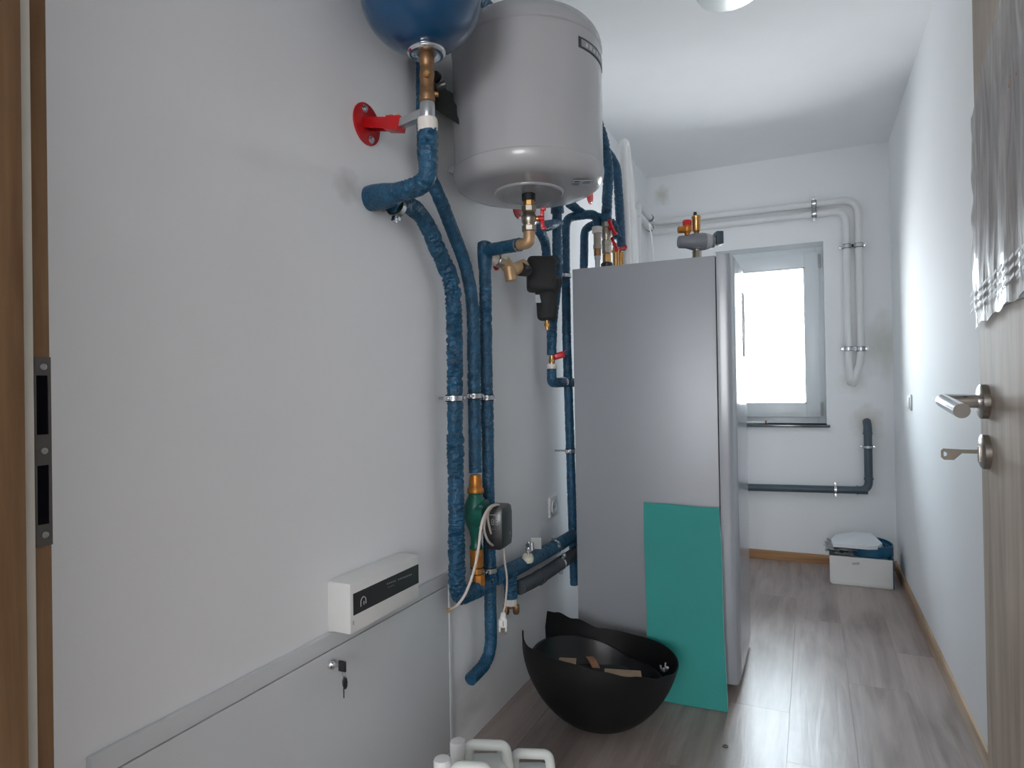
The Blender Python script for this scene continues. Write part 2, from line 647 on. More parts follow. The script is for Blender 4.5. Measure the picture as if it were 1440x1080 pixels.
# floor: sub-floor with laminate planks laid on it
fl = MB().box((XL - 0.1, 0.27, -0.12), (XR + 0.1, YB + 0.02, -0.012))
floor = struct('floor', fl, 'dark_gap')
PW = 0.192
x_edges = []
x = -0.083 - 5 * PW
while x < XR:
    x_edges.append(x)
    x += PW
meshes = {}
for i, xa in enumerate(x_edges):
    x0, x1 = max(xa, XL), min(xa + PW, XR)
    off = (0.0, 0.62, 0.31, 0.93, 0.47, 0.78, 0.15, 1.05)[i % 8]
    y = 0.28 - off
    while y < YB:
        y0, y1 = max(y, 0.28), min(y + 1.28, YB)
        if y1 - y0 > 0.02:
            key = (round(x1 - x0, 4), round(y1 - y0, 4))
            if key not in meshes:
                w, l, t, c, gp = key[0], key[1], 0.012, 0.0004, 0.0001
                vs = []
                for (dx, zz) in ((gp, -t), (gp, -c), (gp + c, 0)):
                    vs += [(dx, dx, zz), (w - dx, dx, zz), (w - dx, l - dx, zz), (dx, l - dx, zz)]
                fs = [(8, 9, 10, 11)]
                for k in range(2):
                    for j in range(4):
                        j2 = (j + 1) % 4
                        fs.append((k * 4 + j, k * 4 + j2, (k + 1) * 4 + j2, (k + 1) * 4 + j))
                me = bpy.data.meshes.new('floor_plank')
                me.from_pydata(vs, [], fs)
                me.materials.append(MATS['floor_laminate'])
                meshes[key] = me
            o = bpy.data.objects.new('floor_plank', meshes[key])
            o.location = (x0, y0, 0)
            o.parent = floor
            COL.objects.link(o)
        y += 1.28

struct('wall_left', MB().box((XL - 0.15, YF - 0.2, -0.1), (XL, YB + 0.3, ZC + 0.1)), 'left_wall_paint')
struct('wall_right', MB().box((XR, YF - 0.2, -0.1), (XR + 0.15, YB + 0.3, ZC + 0.1)), 'wall_paint')
struct('ceiling', MB().box((XL - 0.15, YF - 0.2, ZC), (XR + 0.15, YB + 0.3, ZC + 0.12)), 'ceiling_paint')
# back wall with the window opening
WX0, WX1, WZ0, WZ1 = -0.555, 0.088, 0.862, 2.0
bw = MB()
bw.box((XL - 0.15, YB, -0.1), (WX0, YB + 0.3, ZC + 0.1))
bw.box((WX1, YB, -0.1), (XR + 0.15, YB + 0.3, ZC + 0.1))
bw.box((WX0, YB, -0.1), (WX1, YB + 0.3, WZ0))
bw.box((WX0, YB, WZ1), (WX1, YB + 0.3, ZC + 0.1))
struct('wall_back', bw, 'back_wall_paint')
# front wall with the doorway the picture is taken through
fw_ = MB()
DX0, DX1, DZ = -0.805, 0.30, 2.12
fw_.box((XL - 0.15, YF - 0.16, -0.1), (DX0, YF, ZC + 0.1))
fw_.box((DX1, YF - 0.16, -0.1), (XR + 0.15, YF, ZC + 0.1))
fw_.box((DX0, YF - 0.16, DZ), (DX1, YF, ZC + 0.1))
struct('wall_front', fw_, 'wall_paint')
# the hall behind the camera
struct('floor_hall', MB().box((-1.6, -4.3, -0.12), (1.3, 0.275, 0.0)), 'floor_laminate')
struct('ceiling_hall', MB().box((-1.6, -4.3, 2.5), (1.3, 0.275, 2.6)), 'ceiling_paint')
struct('wall_hall_left', MB().box((-1.7, -4.4, -0.1), (-1.6, 0.30, 2.6)), 'wall_paint')
struct('wall_hall_right', MB().box((1.3, -4.4, -0.1), (1.4, 0.30, 2.6)), 'wall_paint')
struct('wall_hall_rear', MB().box((-1.7, -4.4, -0.1), (1.4, -4.3, 2.6)), 'wall_paint')
hw = MB()
hw.box((-1.7, 0.255, -0.1), (XL - 0.15, 0.40, 2.6))
hw.box((XR + 0.15, 0.255, -0.1), (1.4, 0.40, 2.6))
struct('wall_hall_front', hw, 'wall_paint')

# baseboards
def skirting(name, a, b, inward, m):
    a, b, n = V(a), V(b), V(inward)
    prof = [(0, 0), (0.014, 0), (0.014, 0.046), (0.009, 0.056), (0, 0.058)]
    vs = [a + n * p + V((0, 0, q)) for p, q in prof] + [b + n * p + V((0, 0, q)) for p, q in prof]
    k = len(prof)
    fs = [(i, (i + 1) % k, k + (i + 1) % k, k + i) for i in range(k)] + [tuple(range(k))[::-1], tuple(range(k, 2 * k))]
    return struct(name, MB().add(vs, fs), m)


br = struct_root('baseboard_right')
for nm, ya, yb in (('skirting_length', YF, 2.985), ('skirting_length', 2.988, YB)):
    o = skirting(nm, (XR, ya, 0), (XR, yb, 0), (-1, 0, 0), 'oak_skirting')
    o.parent = br
    del o['kind']
skirting('baseboard_back', (XL, YB, 0), (XR - 0.015, YB, 0), (0, -1, 0), 'oak_skirting_back')

# window
win = struct_root('window_1', (0, 0, 0))
YW = 4.55
f = MB()
FXA, FXB, FZA, FZB = WX0, WX1, WZ0, WZ1
fr_w = 0.045
f.box((FXA, YW + 0.012, FZA), (FXA + fr_w, YW + 0.075, FZB), 0.004)
f.box((FXB - fr_w, YW + 0.012, FZA), (FXB, YW + 0.075, FZB), 0.004)
f.box((FXA + fr_w, YW + 0.012, FZA), (FXB - fr_w, YW + 0.075, FZA + fr_w), 0.004)
f.box((FXA + fr_w, YW + 0.012, FZB - fr_w), (FXB - fr_w, YW + 0.075, FZB), 0.004)
f.build('window_frame', 'white_pvc', win)
SX0, SX1, SZ0, SZ1 = -0.525, 0.061, 0.903, 1.962
GX0, GX1, GZ0, GZ1 = -0.443, -0.022, 0.990, 1.872
s = MB()
for a, b in (((SX0, SZ0), (GX0, SZ1)), ((GX1, SZ0), (SX1, SZ1)), ((GX0, SZ0), (GX1, GZ0)), ((GX0, GZ1), (GX1, SZ1))):
    s.box((a[0], YW - 0.012, a[1]), (b[0], YW + 0.05, b[1]), 0.003)
sash = s.build('sash', 'white_pvc', win)
bd = MB()
for a, b in (((GX0, GZ0), (GX0 + 0.008, GZ1)), ((GX1 - 0.008, GZ0), (GX1, GZ1)), ((GX0, GZ0), (GX1, GZ0 + 0.008)), ((GX0, GZ1 - 0.008), (GX1, GZ1))):
    bd.box((a[0], YW - 0.004, a[1]), (b[0], YW + 0.03, b[1]))
bd.build('glazing_bead', 'white_pvc', sash)
MB().box((GX0, YW + 0.02, GZ0), (GX1, YW + 0.026, GZ1)).build('glass_pane', 'window_glass', sash, smooth=False)
for zz in (SZ0 + 0.01, SZ1 - 0.10):
    MB().box((SX1 - 0.004, YW - 0.022, zz), (SX1 + 0.012, YW + 0.012, zz + 0.085), 0.004).build('hinge_cover', 'grey_ring', win)
hd = MB().box((SX0 + 0.025, YW - 0.028, 1.40), (SX0 + 0.055, YW - 0.012, 1.475), 0.005)
hd.box((SX0 + 0.03, YW - 0.055, 1.31), (SX0 + 0.05, YW - 0.03, 1.45), 0.006)
hd.build('window_handle', 'white_plastic', win)
MB().box((WX0 - 0.0, YB - 0.028, WZ0 - 0.016), (0.106, YW + 0.01, WZ0), 0.002).build('window_sill', 'dark_stone', win)

# door leaf, opened against the right, seen along its face
XD = 0.25
door = struct_root('door_1', (XD, 0.42, 0))
MB().box((XD, 0.36, 0.012), (XD + 0.04, 1.265, 2.09), 0.002).build('door_leaf', 'oak_door', door)
rz = 1.087
ry = at(1388, 565, x=XD).y
hroot = MB()
hroot.lathe((XD, ry, rz), (-1, 0, 0), [(0, 0), (0.027, 0), (0.027, 0.009), (0.024, 0.0105), (0, 0.0105)], 32)
rose = hroot.build('handle_rose', 'brushed_steel', door)
lv = MB()
xh = XD - 0.058
lv.sweep(rounded([(XD - 0.008, ry, rz), (xh, ry, rz + 0.002), (xh + 0.004, ry - 0.118, rz - 0.010)], 0.006), 0.0108, 20, 0.006, caps=True)
lv.build('door_handle', 'chrome', door)
kz = at(1388, 635, x=XD).z
k2 = MB().lathe((XD, ry, kz), (-1, 0, 0), [(0, 0), (0.027, 0), (0.027, 0.008), (0.024, 0.0095), (0, 0.0095)], 32)
k2.box((XD - 0.013, ry - 0.005, kz - 0.016), (XD - 0.009, ry + 0.005, kz + 0.009), 0.001)
k2.build('keyhole_rose', 'brushed_steel', door)
ky = MB().box((XD - 0.034, ry - 0.0012, kz - 0.003), (XD - 0.009, ry + 0.0012, kz + 0.003), 0.0005)
# bow of the key with its hole
def keybow(mb, y0, y1):
    out = [(XD - 0.034, kz - 0.003), (XD - 0.045, kz - 0.014), (XD - 0.058, kz - 0.014), (XD - 0.062, kz - 0.010), (XD - 0.062, kz + 0.001),
           (XD - 0.059, kz + 0.004), (XD - 0.034, kz + 0.003)]
    hc = (XD - 0.0565, kz - 0.0045)
    hole = []
    for (ox, oz) in out:
        d = V((ox - hc[0], 0, oz - hc[1])).normalized()
        hole.append((hc[0] + d.x * 0.0028, hc[1] + d.z * 0.0042))
    n = len(out)
    vs = [(a, y0, b) for a, b in out] + [(a, y0, b) for a, b in hole] + [(a, y1, b) for a, b in out] + [(a, y1, b) for a, b in hole]
    fs = []
    for i in range(n):
        j = (i + 1) % n
        fs += [(i, j, n + j, n + i), (2 * n + i, 3 * n + i, 3 * n + j, 2 * n + j), (i, 2 * n + i, 2 * n + j, j), (n + i, n + j, 3 * n + j, 3 * n + i)]
    mb.add(vs, fs)
keybow(ky, ry - 0.0011, ry + 0.0011)
single(ky.build('door_key', 'key_steel', None, smooth=False), 'flat steel key sticking out of the lock below the door handle', 'key')

# left jamb of the doorway
jamb = struct_root('trim_1')
YS1 = at(46, 620, x=-0.785).y
YS0 = at(35, 620, x=-0.772).y
MB().box((DX0, YS0, 0), (-0.785, YF + 0.002, DZ), 0.001).build('rebate_board', 'oak_frame', jamb)
MB().box((DX0, 0.255, 0), (-0.770, YS0 - 0.0005, DZ), 0.001).build('stop_board', 'oak_frame', jamb)
MB().box((-0.785, YS0, 0), (-0.7815, YS1, DZ - 0.01), 0.0008).build('rubber_seal', 'seal_grey', jamb)
MB().box((-0.785, 0.255, DZ - 0.02), (0.30, YF, DZ), 0.001).build('head_board', 'oak_frame', jamb)
MB().box((0.293, 0.255, 0), (0.30, YF, DZ - 0.02), 0.001).build('hinge_side_board', 'oak_frame', jamb)
# strike plate screwed on the rebate
px_ = -0.785
pt, pb = at(62, 502, x=px_).z, at(64, 767, x=px_).z
ya, yb = at(47.5, 620, x=-0.785).y, 0.4345
sp = thing('strike_plate', 'tall dark metal strike plate with two slots on left door jamb', 'strike plate', (px_, 0.418, pb))
def zz_(y): return at(62, y, x=px_).z
h1a, h1b = zz_(528), zz_(611)
h2a, h2b = zz_(654), zz_(737)
pm = MB()
hy0, hy1 = at(50.5, 620, x=-0.785).y, 0.4340
for (z0, z1) in ((h1a, pt), (h2a, h1b), (pb, h2b)):
    pm.box((px_, ya, z0), (px_ + 0.002, yb, z1))
for (z0, z1) in ((h1b, h1a), (h2b, h2a)):
    pm.box((px_, ya, z0), (px_ + 0.002, hy0, z1))
    pm.box((px_, hy1, z0), (px_ + 0.002, yb, z1))
pm.box((px_ - 0.002, yb, pb), (px_ + 0.002, yb + 0.0025, pt))
pm.build('plate', 'dark_steel', sp)
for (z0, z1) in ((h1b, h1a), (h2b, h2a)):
    MB().box((px_ + 0.0002, hy0, z0), (px_ + 0.0007, hy1, z1)).build('slot_shade', 'dark_gap', sp)  # near-black sheet paints the shade of the open slot; board is uncut
for y in (516, 634, 752):
    z = zz_(y)
    m_ = MB().lathe((px_ + 0.002, (ya + yb) / 2 + 0.002, z), (1, 0, 0), [(0.0038, 0), (0.0036, 0.0012), (0.0016, 0.0014), (0.0012, 0.0004), (0, 0.0004)], 16)
    m_.build('screw', 'steel', sp)

# ceiling lamp
lc = V((-0.234, 2.335, ZC))
lamp = thing('ceiling_lamp', 'round flat white ceiling lamp near the middle of the room', 'lamp', lc)
MB().lathe(lc, (0, 0, -1), [(0, 0.0), (0.112, 0.0), (0.1145, 0.012), (0.1145, 0.060), (0.110, 0.066), (0.106, 0.066), (0.106, 0.058), (0, 0.058)], 64).build('lamp_housing', 'white_plastic', lamp)
MB().lathe(lc, (0, 0, -1), [(0, 0.059), (0.1055, 0.059), (0.1055, 0.070), (0.101, 0.079), (0.06, 0.084), (0, 0.085)], 64).build('lamp_shade', 'lamp_glass', lamp)

# light switch on the right wall
q = at(1281, 566, x=XR)
sw = thing('light_switch', 'small white light switch on the right wall', 'switch', q)
MB().box((XR - 0.008, q.y - 0.04, q.z - 0.04), (XR, q.y + 0.04, q.z + 0.04), 0.004).build('switch_frame', 'white_plastic', sw)
MB().box((XR - 0.013, q.y - 0.027, q.z - 0.03), (XR - 0.0085, q.y + 0.027, q.z + 0.03), 0.003).build('rocker', 'white_plastic', sw)


# ================================================================== fittings library
def wrapped(name, label, pts, r, fil=0.03, seed=1.0, wrap=0.055, m='blue_wrap', cat='pipe', group=None, step=0.0032, seg=22):
    mb = MB().sweep(rounded(pts, fil), r, seg, step, wrap=wrap, seed=seed)
    P0 = V(pts[-1])
    t = thing(name, label, cat, P0, group)
    mb.build('pipe_sleeve', m, t)
    return t


def tape(parent, p0, p1, r, m='white_tape'):
    p0, p1 = V(p0), V(p1)
    h = (p1 - p0).length
    MB().lathe(p0, p1 - p0, [(r * 0.75, 0), (r, 0.0005), (r * 1.03, h * 0.4), (r, h), (r * 0.75, h)], 22).build('tape_band', m, parent)


def clamp(name_label, c, axis, r, to, group=None, w=0.014, rod=True):
    """steel pipe clamp: band, two screw lugs and the threaded rod that goes to the wall"""
    c, axis, to = V(c), V(axis).normalized(), V(to)
    t = thing('pipe_clamp', name_label, 'clamp', c, group)
    MB().ring(c, axis, r - 0.0006, 0.0030, w + 0.006, 28).build('rubber_liner', 'black_rubber', t)
    MB().ring(c, axis, r + 0.0022, 0.0022, w, 28).build('band', 'steel', t)
    d = (to - c)
    d = (d - axis * d.dot(axis))
    if d.length < 1e-4: d = V((-1, 0, 0))
    L_ = d.length
    d.normalize()
    side = axis.cross(d).normalized()
    for s_ in (-1, 1):
        lg = MB()
        lg.obox(c + side * s_ * (r + 0.0115), (0.016, 0.011, w * 0.95), side, d, 0.001)
        lg.cyl(c + side * s_ * (r + 0.012) - d * 0.011, c + side * s_ * (r + 0.012) + d * 0.010, 0.0032, seg=10)
        lg.hexn(c + side * s_ * (r + 0.012) - d * 0.015, c + side * s_ * (r + 0.012) - d * 0.010, 0.006)
        lg.build('lug', 'chrome', t)
    if rod and L_ > r + 0.006:
        MB().cyl(c + d * (r + 0.002), c + d * L_, 0.004, seg=10).build('threaded_rod', 'steel', t)
    return t


def butterfly(mb, c, axis, up, s=1.0):
    """red wing handle: hub, two wings"""
    c, a, u = V(c), V(axis).normalized(), V(up).normalized()
    w = a.cross(u).normalized()
    mb.cyl(c - a * 0.008 * s, c + a * 0.010 * s, 0.010 * s, 0.009 * s, 16, 0.001)
    for k in (-1, 1):
        mb.obox(c + u * k * 0.018 * s + a * 0.004 * s, (0.026 * s, 0.013 * s, 0.012 * s), u * k, w, 0.003 * s)
        mb.obox(c + u * k * 0.030 * s + a * 0.008 * s, (0.010 * s, 0.017 * s, 0.016 * s), u * k, w, 0.004 * s)


def valve_body(mb, p0, p1, r):
    """ball valve between two points: hex ends, waist and ball chamber"""
    p0, p1 = V(p0), V(p1)
    d = p1 - p0
    h = d.length
    d.normalize()
    mb.hexn(p0, p0 + d * h * 0.24, r * 1.08, 8)
    mb.hexn(p1 - d * h * 0.24, p1, r * 1.08, 8)
    mb.lathe(p0 + d * h * 0.24, d, [(r * 0.82, 0), (r * 0.86, h * 0.06), (r * 1.05, h * 0.16), (r * 1.08, h * 0.26), (r * 1.05, h * 0.36), (r * 0.86, h * 0.46), (r * 0.82, h * 0.52)], 24)


def elbow(mb, pts, r, fil=0.02):
    mb.sweep(rounded(pts, fil), r, 18, 0.004)


def wall_bracket_plate(c, r, bolts, root, name='base_plate'):
    mb = MB().lathe(c, (1, 0, 0), [(0, 0), (r, 0), (r, 0.0035), (r - 0.002, 0.005), (0, 0.005)], 40)
    mb.build(name, 'red_paint', root)
    for (dy, dz) in bolts:
        p = V(c) + V((0.005, dy, dz))
        b = MB().lathe(p, (1, 0, 0), [(0, 0), (0.0095, 0), (0.0095, 0.0015), (0, 0.0015)], 18)
        b.hexn(p + V((0.0015, 0, 0)), p + V((0.007, 0, 0)), 0.0065)
        b.build('bolt', 'steel', root)


# ================================================================== expansion vessel and its column
vc = V((-0.812, 1.270, 0))
CX, CY = -0.803, 1.276
ves = thing('expansion_vessel', 'blue painted steel expansion vessel hanging at the top of the left wall', 'vessel', (vc.x, vc.y, 1.915))
R_ = 0.140
prof = []
for i in range(15):
    a = PI / 2 * i / 14
    prof.append((max(0.0, R_ * math.sin(a)), 2.035 - 0.120 * math.cos(a)))
prof[0] = (0, prof[0][1])
prof += [(R_, 2.12), (R_ * 1.004, 2.125), (R_ * 1.012, 2.13), (R_ * 1.012, 2.14), (R_ * 1.004, 2.145), (R_, 2.15), (R_, 2.25)]
for i in range(1, 13):
    a = PI / 2 * i / 12
    prof.append((max(0, R_ * math.cos(a)), 2.25 + 0.12 * math.sin(a)))
prof[-1] = (0, prof[-1][1])
MB().lathe((vc.x, vc.y, 0), (0, 0, 1), prof, 64).build('vessel_body', 'vessel_blue', ves)
MB().lathe((CX, CY, 1.905), (0, 0, 1), [(0.024, 0.004), (0.030, 0.001), (0.040, 0.000), (0.0445, 0.003), (0.0455, 0.008), (0.043, 0.014), (0.036, 0.026), (0.0, 0.028)], 48).build('flange', 'chrome', ves)
MB().lathe((CX, CY, 1.906), (0, 0, 1), [(0, 0.004), (0.013, 0.004), (0.0245, 0.003), (0.025, 0.0045), (0, 0.006)], 32).build('flange_dish', 'steel', ves)

zc = lambda y: 1.12 + (546 - y) / 599.0
col = thing('vessel_connector', 'brown brass lock-shield valve screwed under the blue expansion vessel', 'valve', (CX, CY, zc(143)))
m_ = MB()
m_.lathe((CX, CY, 0), (0, 0, 1), [(0, zc(143)), (0.0150, zc(143)), (0.0185, zc(141)), (0.0195, zc(134)), (0.0185, zc(129)), (0.017, zc(127)), (0.0175, zc(120)), (0.0165, zc(112)),
                                  (0.0175, zc(108)), (0.0185, zc(102)), (0.0175, zc(97)), (0.0155, zc(94)), (0.0155, zc(90)), (0.0175, zc(88)), (0.0185, zc(80)), (0.016, zc(72)), (0.0155, 1.91), (0, 1.911)], 10)
m_.build('valve_body', 'old_brass', col)
m_ = MB()
dcam = V((0.52, -0.85, 0)).normalized()
cc = V((CX, CY, zc(108)))
m_.cyl(cc + dcam * 0.012, cc + dcam * 0.024, 0.008, 0.007, 12)
m_.hexn(cc + dcam * 0.022, cc + dcam * 0.027, 0.006)
m_.build('spindle', 'brass', col)
m_ = MB()
cc = V((CX, CY, zc(130)))
side = V((0.85, 0.52, 0)).normalized()
m_.cyl(cc + side * 0.012, cc + side * 0.026, 0.007, 0.006, 10)
m_.build('spindle', 'brass', col)
MB().cyl((CX + 0.016, CY + 0.018, zc(118)), (CX + 0.034, CY + 0.028, zc(114)), 0.008, 0.010, 14, 0.002).build('plastic_cap', 'black_plastic', col)

cpl = thing('steel_coupling', 'silver steel coupling between the brown valve and the blue-wrapped pipe', 'coupling', (CX, CY, zc(166)))
MB().lathe((CX, CY, 0), (0, 0, 1), [(0, zc(168)), (0.0165, zc(168)), (0.0178, zc(166)), (0.0178, zc(145)), (0.0165, zc(143)), (0, zc(143))], 32).build('coupling_sleeve', 'steel', cpl)
MB().obox(V((CX - 0.034, CY + 0.006, zc(156))), (0.034, 0.020, 0.003), V((1, -0.02, -0.03)), V((0, 1, 0)), 0.001).build('coupling_tab', 'steel', cpl)

brk = thing('wall_bracket', 'red round wall bracket with arm holding the vessel column', 'bracket', at(515, 175, x=XL))
bc = at(515, 175, x=XL)
wall_bracket_plate(bc, 0.052, [(-0.012, 0.034), (0.012, -0.036)], brk)
a0, a1 = bc + V((0.004, 0.0, 0.0)), V((-0.885, CY + 0.012, zc(161)))
ax = (a1 - a0).normalized()
up_ = V((0, 0, 1))
m_ = MB()
m_.obox((a0 + a1) / 2 + up_ * 0.0125, ((a1 - a0).length, 0.026, 0.003), ax, V((0, 1, 0)), 0.0005)
m_.obox((a0 + a1) / 2 + V((0, -0.012, 0)), ((a1 - a0).length, 0.003, 0.026), ax, V((0, 1, 0)), 0.0005)
m_.obox((a0 + a1) / 2 + V((0, 0.012, 0)), ((a1 - a0).length, 0.003, 0.026), ax, V((0, 1, 0)), 0.0005)
m_.obox(a1 - ax * 0.02, (0.046, 0.030, 0.034), ax, V((0, 1, 0)), 0.002)
m_.build('arm', 'red_paint', brk)
for k in (0.012, 0.034):
    MB().hexn(a1 - ax * k + up_ * 0.016, a1 - ax * k + up_ * 0.023, 0.006).build('arm_bolt', 'brass', brk)
MB().obox((a1 + V((CX - 0.02, CY, zc(157)))) / 2, ((V((CX - 0.02, CY, zc(157))) - a1).length + 0.02, 0.022, 0.020), V((CX, CY, zc(157))) - a1, V((0, 1, 0)), 0.002).build('steel_strip', 'steel', brk)

# blue wrapped pipe from the vessel to the wall elbow
rB = 0.0215
t = wrapped('insulated_pipe', 'blue-wrapped pipe dropping from the expansion vessel and bending left into the wall',
            [(CX, CY, zc(180)), (CX, CY, 1.604), (XL + 0.03, 1.315, 1.604)], rB, 0.045, 2.1, 0.11)
tape(t, (CX, CY, zc(184)), (CX, CY, zc(166)), 0.0235)
elb = MB().lathe((XL + 0.0005, 1.308, 1.604), (1, 0, 0), [(0, 0), (0.031, 0), (0.0325, 0.02), (0.031, 0.05), (0.026, 0.085), (0.020, 0.088)], 28)
elb.build('end_sleeve', 'blue_wrap', t)

XP = -0.948
# A: the leftmost vertical
pA = [V((XP - 0.012, 1.345, 1.592)), at(573, 287, x=XP), at(596, 305, x=XP), at(613, 345, x=XP), at(637, 396, x=XP), V((XP, 1.637, 1.30)), V((XP, 1.632, 1.10)), V((XP, 1.628, 0.545)), V((XP, 1.645, 0.506)), V((XP + 0.004, 1.80, 0.495))]
tA = wrapped('insulated_pipe', 'leftmost of the three tall blue-wrapped pipes, curving down from the wall elbow', pA, 0.0222, 0.05, 5.7, 0.115)
# B: the middle vertical, down to the pump
pB = [V((-0.96, 2.35, 2.405)), V((-0.96, 1.51, 2.405)), V((-0.962, 1.508, 1.74)), at(617, 275, x=XP), at(657, 378, x=XP), V((XP, 1.753, 1.38)), V((XP, 1.751, 0.86))]
tB = wrapped('insulated_pipe', 'middle of the three tall blue-wrapped pipes, ending on top of the green pump', pB, 0.0195, 0.06, 9.2, 0.05)
# C: the right vertical, from the heater elbow to the floor level bend
xe, ye = -0.762, 1.765
pC1 = [V((xe - 0.03, ye + 0.004, 1.556)), V((XP, 1.838, 1.567)), V((XP, 1.838, 0.36)), V((XP, 1.838, 0.285)), V((XP - 0.004, 1.80, 0.243)), V((XP - 0.01, 1.715, 0.232))]
tC = wrapped('insulated_pipe', 'right of the three tall blue-wrapped pipes, hooking forward near the floor', pC1, 0.0195, 0.035, 13.3, 0.045)
MB().lathe((XP, 1.838, 1.5), (0, 0, 1), [(0.0185, 0), (0.0215, 0.012), (0.0235, 0.045), (0.024, 0.075), (0.0225, 0.092), (0.012, 0.098), (0, 0.099)], 24).build('end_sleeve', 'blue_wrap', tC)
MB().cyl((XP, 1.838, 0.50), (XP, 1.91, 0.505), 0.024, 0.0225, 22).build('branch_sleeve', 'blue_wrap', tC)

clamp('steel clamp holding blue pipe under the wall elbow', V((XP - 0.006, 1.362, 1.588)), V((0, 0.95, -0.3)), 0.0215, V((XL, 1.362, 1.588)))
clamp('steel clamp on the leftmost tall blue pipe', at(638, 560, x=XP), (0, 0, 1), 0.0222, V((XL, 1.630, 1.094)))
clamp('steel clamp on the middle tall blue pipe', V((XP, 1.752, 1.098)), (0, 0, 1), 0.0195, V((XL, 1.752, 1.098)))
clamp('steel clamp on the right tall blue pipe at mid height', V((XP, 1.838, 1.091)), (0, 0, 1), 0.0195, V((XL, 1.838, 1.091)))
clamp('steel clamp low on the right tall blue pipe beside the pump', V((XP, 1.838, 0.535)), (0, 0, 1), 0.0195, V((XL, 1.838, 0.535)))

# ================================================================== water heater
hc = V((-0.758, 1.765, 0))
HR = 0.2245
heater = thing('water_heater', 'large white cylindrical water heater hung on the left wall', 'water heater', (hc.x, hc.y, 1.705))
prof = [(0.105, 1.7065), (0.175, 1.709), (0.197, 1.713), (0.214, 1.724), (0.2235, 1.741), (0.2262, 1.757), (0.2262, 1.762), (0.2238, 1.765)]
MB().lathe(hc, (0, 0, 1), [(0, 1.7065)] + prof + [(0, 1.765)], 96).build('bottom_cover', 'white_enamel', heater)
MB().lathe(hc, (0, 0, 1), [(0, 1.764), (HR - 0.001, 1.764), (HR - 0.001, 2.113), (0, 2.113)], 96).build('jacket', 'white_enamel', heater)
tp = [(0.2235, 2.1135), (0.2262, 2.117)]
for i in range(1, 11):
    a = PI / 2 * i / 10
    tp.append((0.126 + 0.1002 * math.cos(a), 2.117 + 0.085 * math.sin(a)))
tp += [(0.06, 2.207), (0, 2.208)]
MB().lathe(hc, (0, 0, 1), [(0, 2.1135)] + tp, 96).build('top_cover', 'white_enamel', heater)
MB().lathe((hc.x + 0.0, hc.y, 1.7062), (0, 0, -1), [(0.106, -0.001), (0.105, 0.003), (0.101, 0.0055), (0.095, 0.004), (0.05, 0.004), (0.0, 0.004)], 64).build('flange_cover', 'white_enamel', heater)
# stickers under the heater
s0 = at(819, 258, z=1.7045)
su = V((0.88, 0.47, 0)).normalized()
sv = V((-0.47, 0.88, 0)).normalized()
MB().obox(s0 + V((0, 0, 0.0012)), (0.060, 0.048, 0.001), su, sv).build('rating_sticker', 'sticker_grey', heater)
m_ = MB()
for r_i, (u0, wd) in enumerate(((-0.018, 0.018), (-0.018, 0.020), (0.010, 0.020), (0.012, 0.018))):
    m_.obox(s0 + su * u0 + sv * (0.014 - 0.009 * r_i) + V((0, 0, 0.0004)), (wd, 0.0035, 0.0005), su, sv)
m_.obox(s0 + su * -0.018 + sv * -0.014 + V((0, 0, 0.0004)), (0.014, 0.009, 0.0005), su, sv)
m_.build('sticker_print', 'ink', heater)
# name plate on the jacket, curved
def curved_plate(mb, a0, a1, z0, z1, r, t, n=10):
    vs, fs = [], []
    for i in range(n + 1):
        a = a0 + (a1 - a0) * i / n
        for rr in (r, r + t):
            for z in (z0, z1):
                vs.append((hc.x + rr * math.cos(a), hc.y + rr * math.sin(a), z))
    for i in range(n):
        o = i * 4
        for (p, q_) in ((0, 1), (1, 3), (3, 2), (2, 0)):
            fs.append((o + p, o + q_, o + 4 + q_, o + 4 + p))
    fs += [(0, 1, 3, 2), (n * 4, n * 4 + 2, n * 4 + 3, n * 4 + 1)]
    mb.add(vs, fs)
pl = MB()
curved_plate(pl, math.radians(-27), math.radians(18), 2.052, 2.082, HR - 0.001, 0.0016)
npl = pl.build('name_plate', 'ink', heater)
pl = MB()
curved_plate(pl, math.radians(-24.5), math.radians(15), 2.057, 2.077, HR + 0.0004, 0.0006)
pl.build('plate_face', 'grey_ink', npl)
pl = MB()
for i in range(7):
    a = math.radians(-20 + i * 5)
    curved_plate(pl, a, a + math.radians(2.6), 2.061, 2.073 if i % 2 else 2.071, HR + 0.0009, 0.0005, 2)
pl.build('plate_letter', 'pale_mark', npl)
# brackets that hold it off the wall
MB().poly([(XL, 1.60, 2.03), (XL, 1.68, 2.035), (-0.93, 1.66, 1.99), (-0.87, 1.59, 1.93), (-0.87, 1.585, 1.855), (XL, 1.60, 1.955)], (0, 0.006, 0)).build('mounting_bracket', 'dark_bracket', heater)
MB().cyl((-0.972, 1.600, 2.03), (-0.972, 1.585, 2.03), 0.016, seg=16, bev=0.002).build('bracket_bolt', 'black_plastic', heater)
MB().poly([(XL + 0.0, 1.70, 1.805), (XL + 0.06, 1.685, 1.800), (XL + 0.06, 1.685, 1.780), (XL + 0.03, 1.69, 1.775), (XL, 1.70, 1.790)], (0, 0.03, 0)).build('wall_spacer', 'white_enamel', heater)

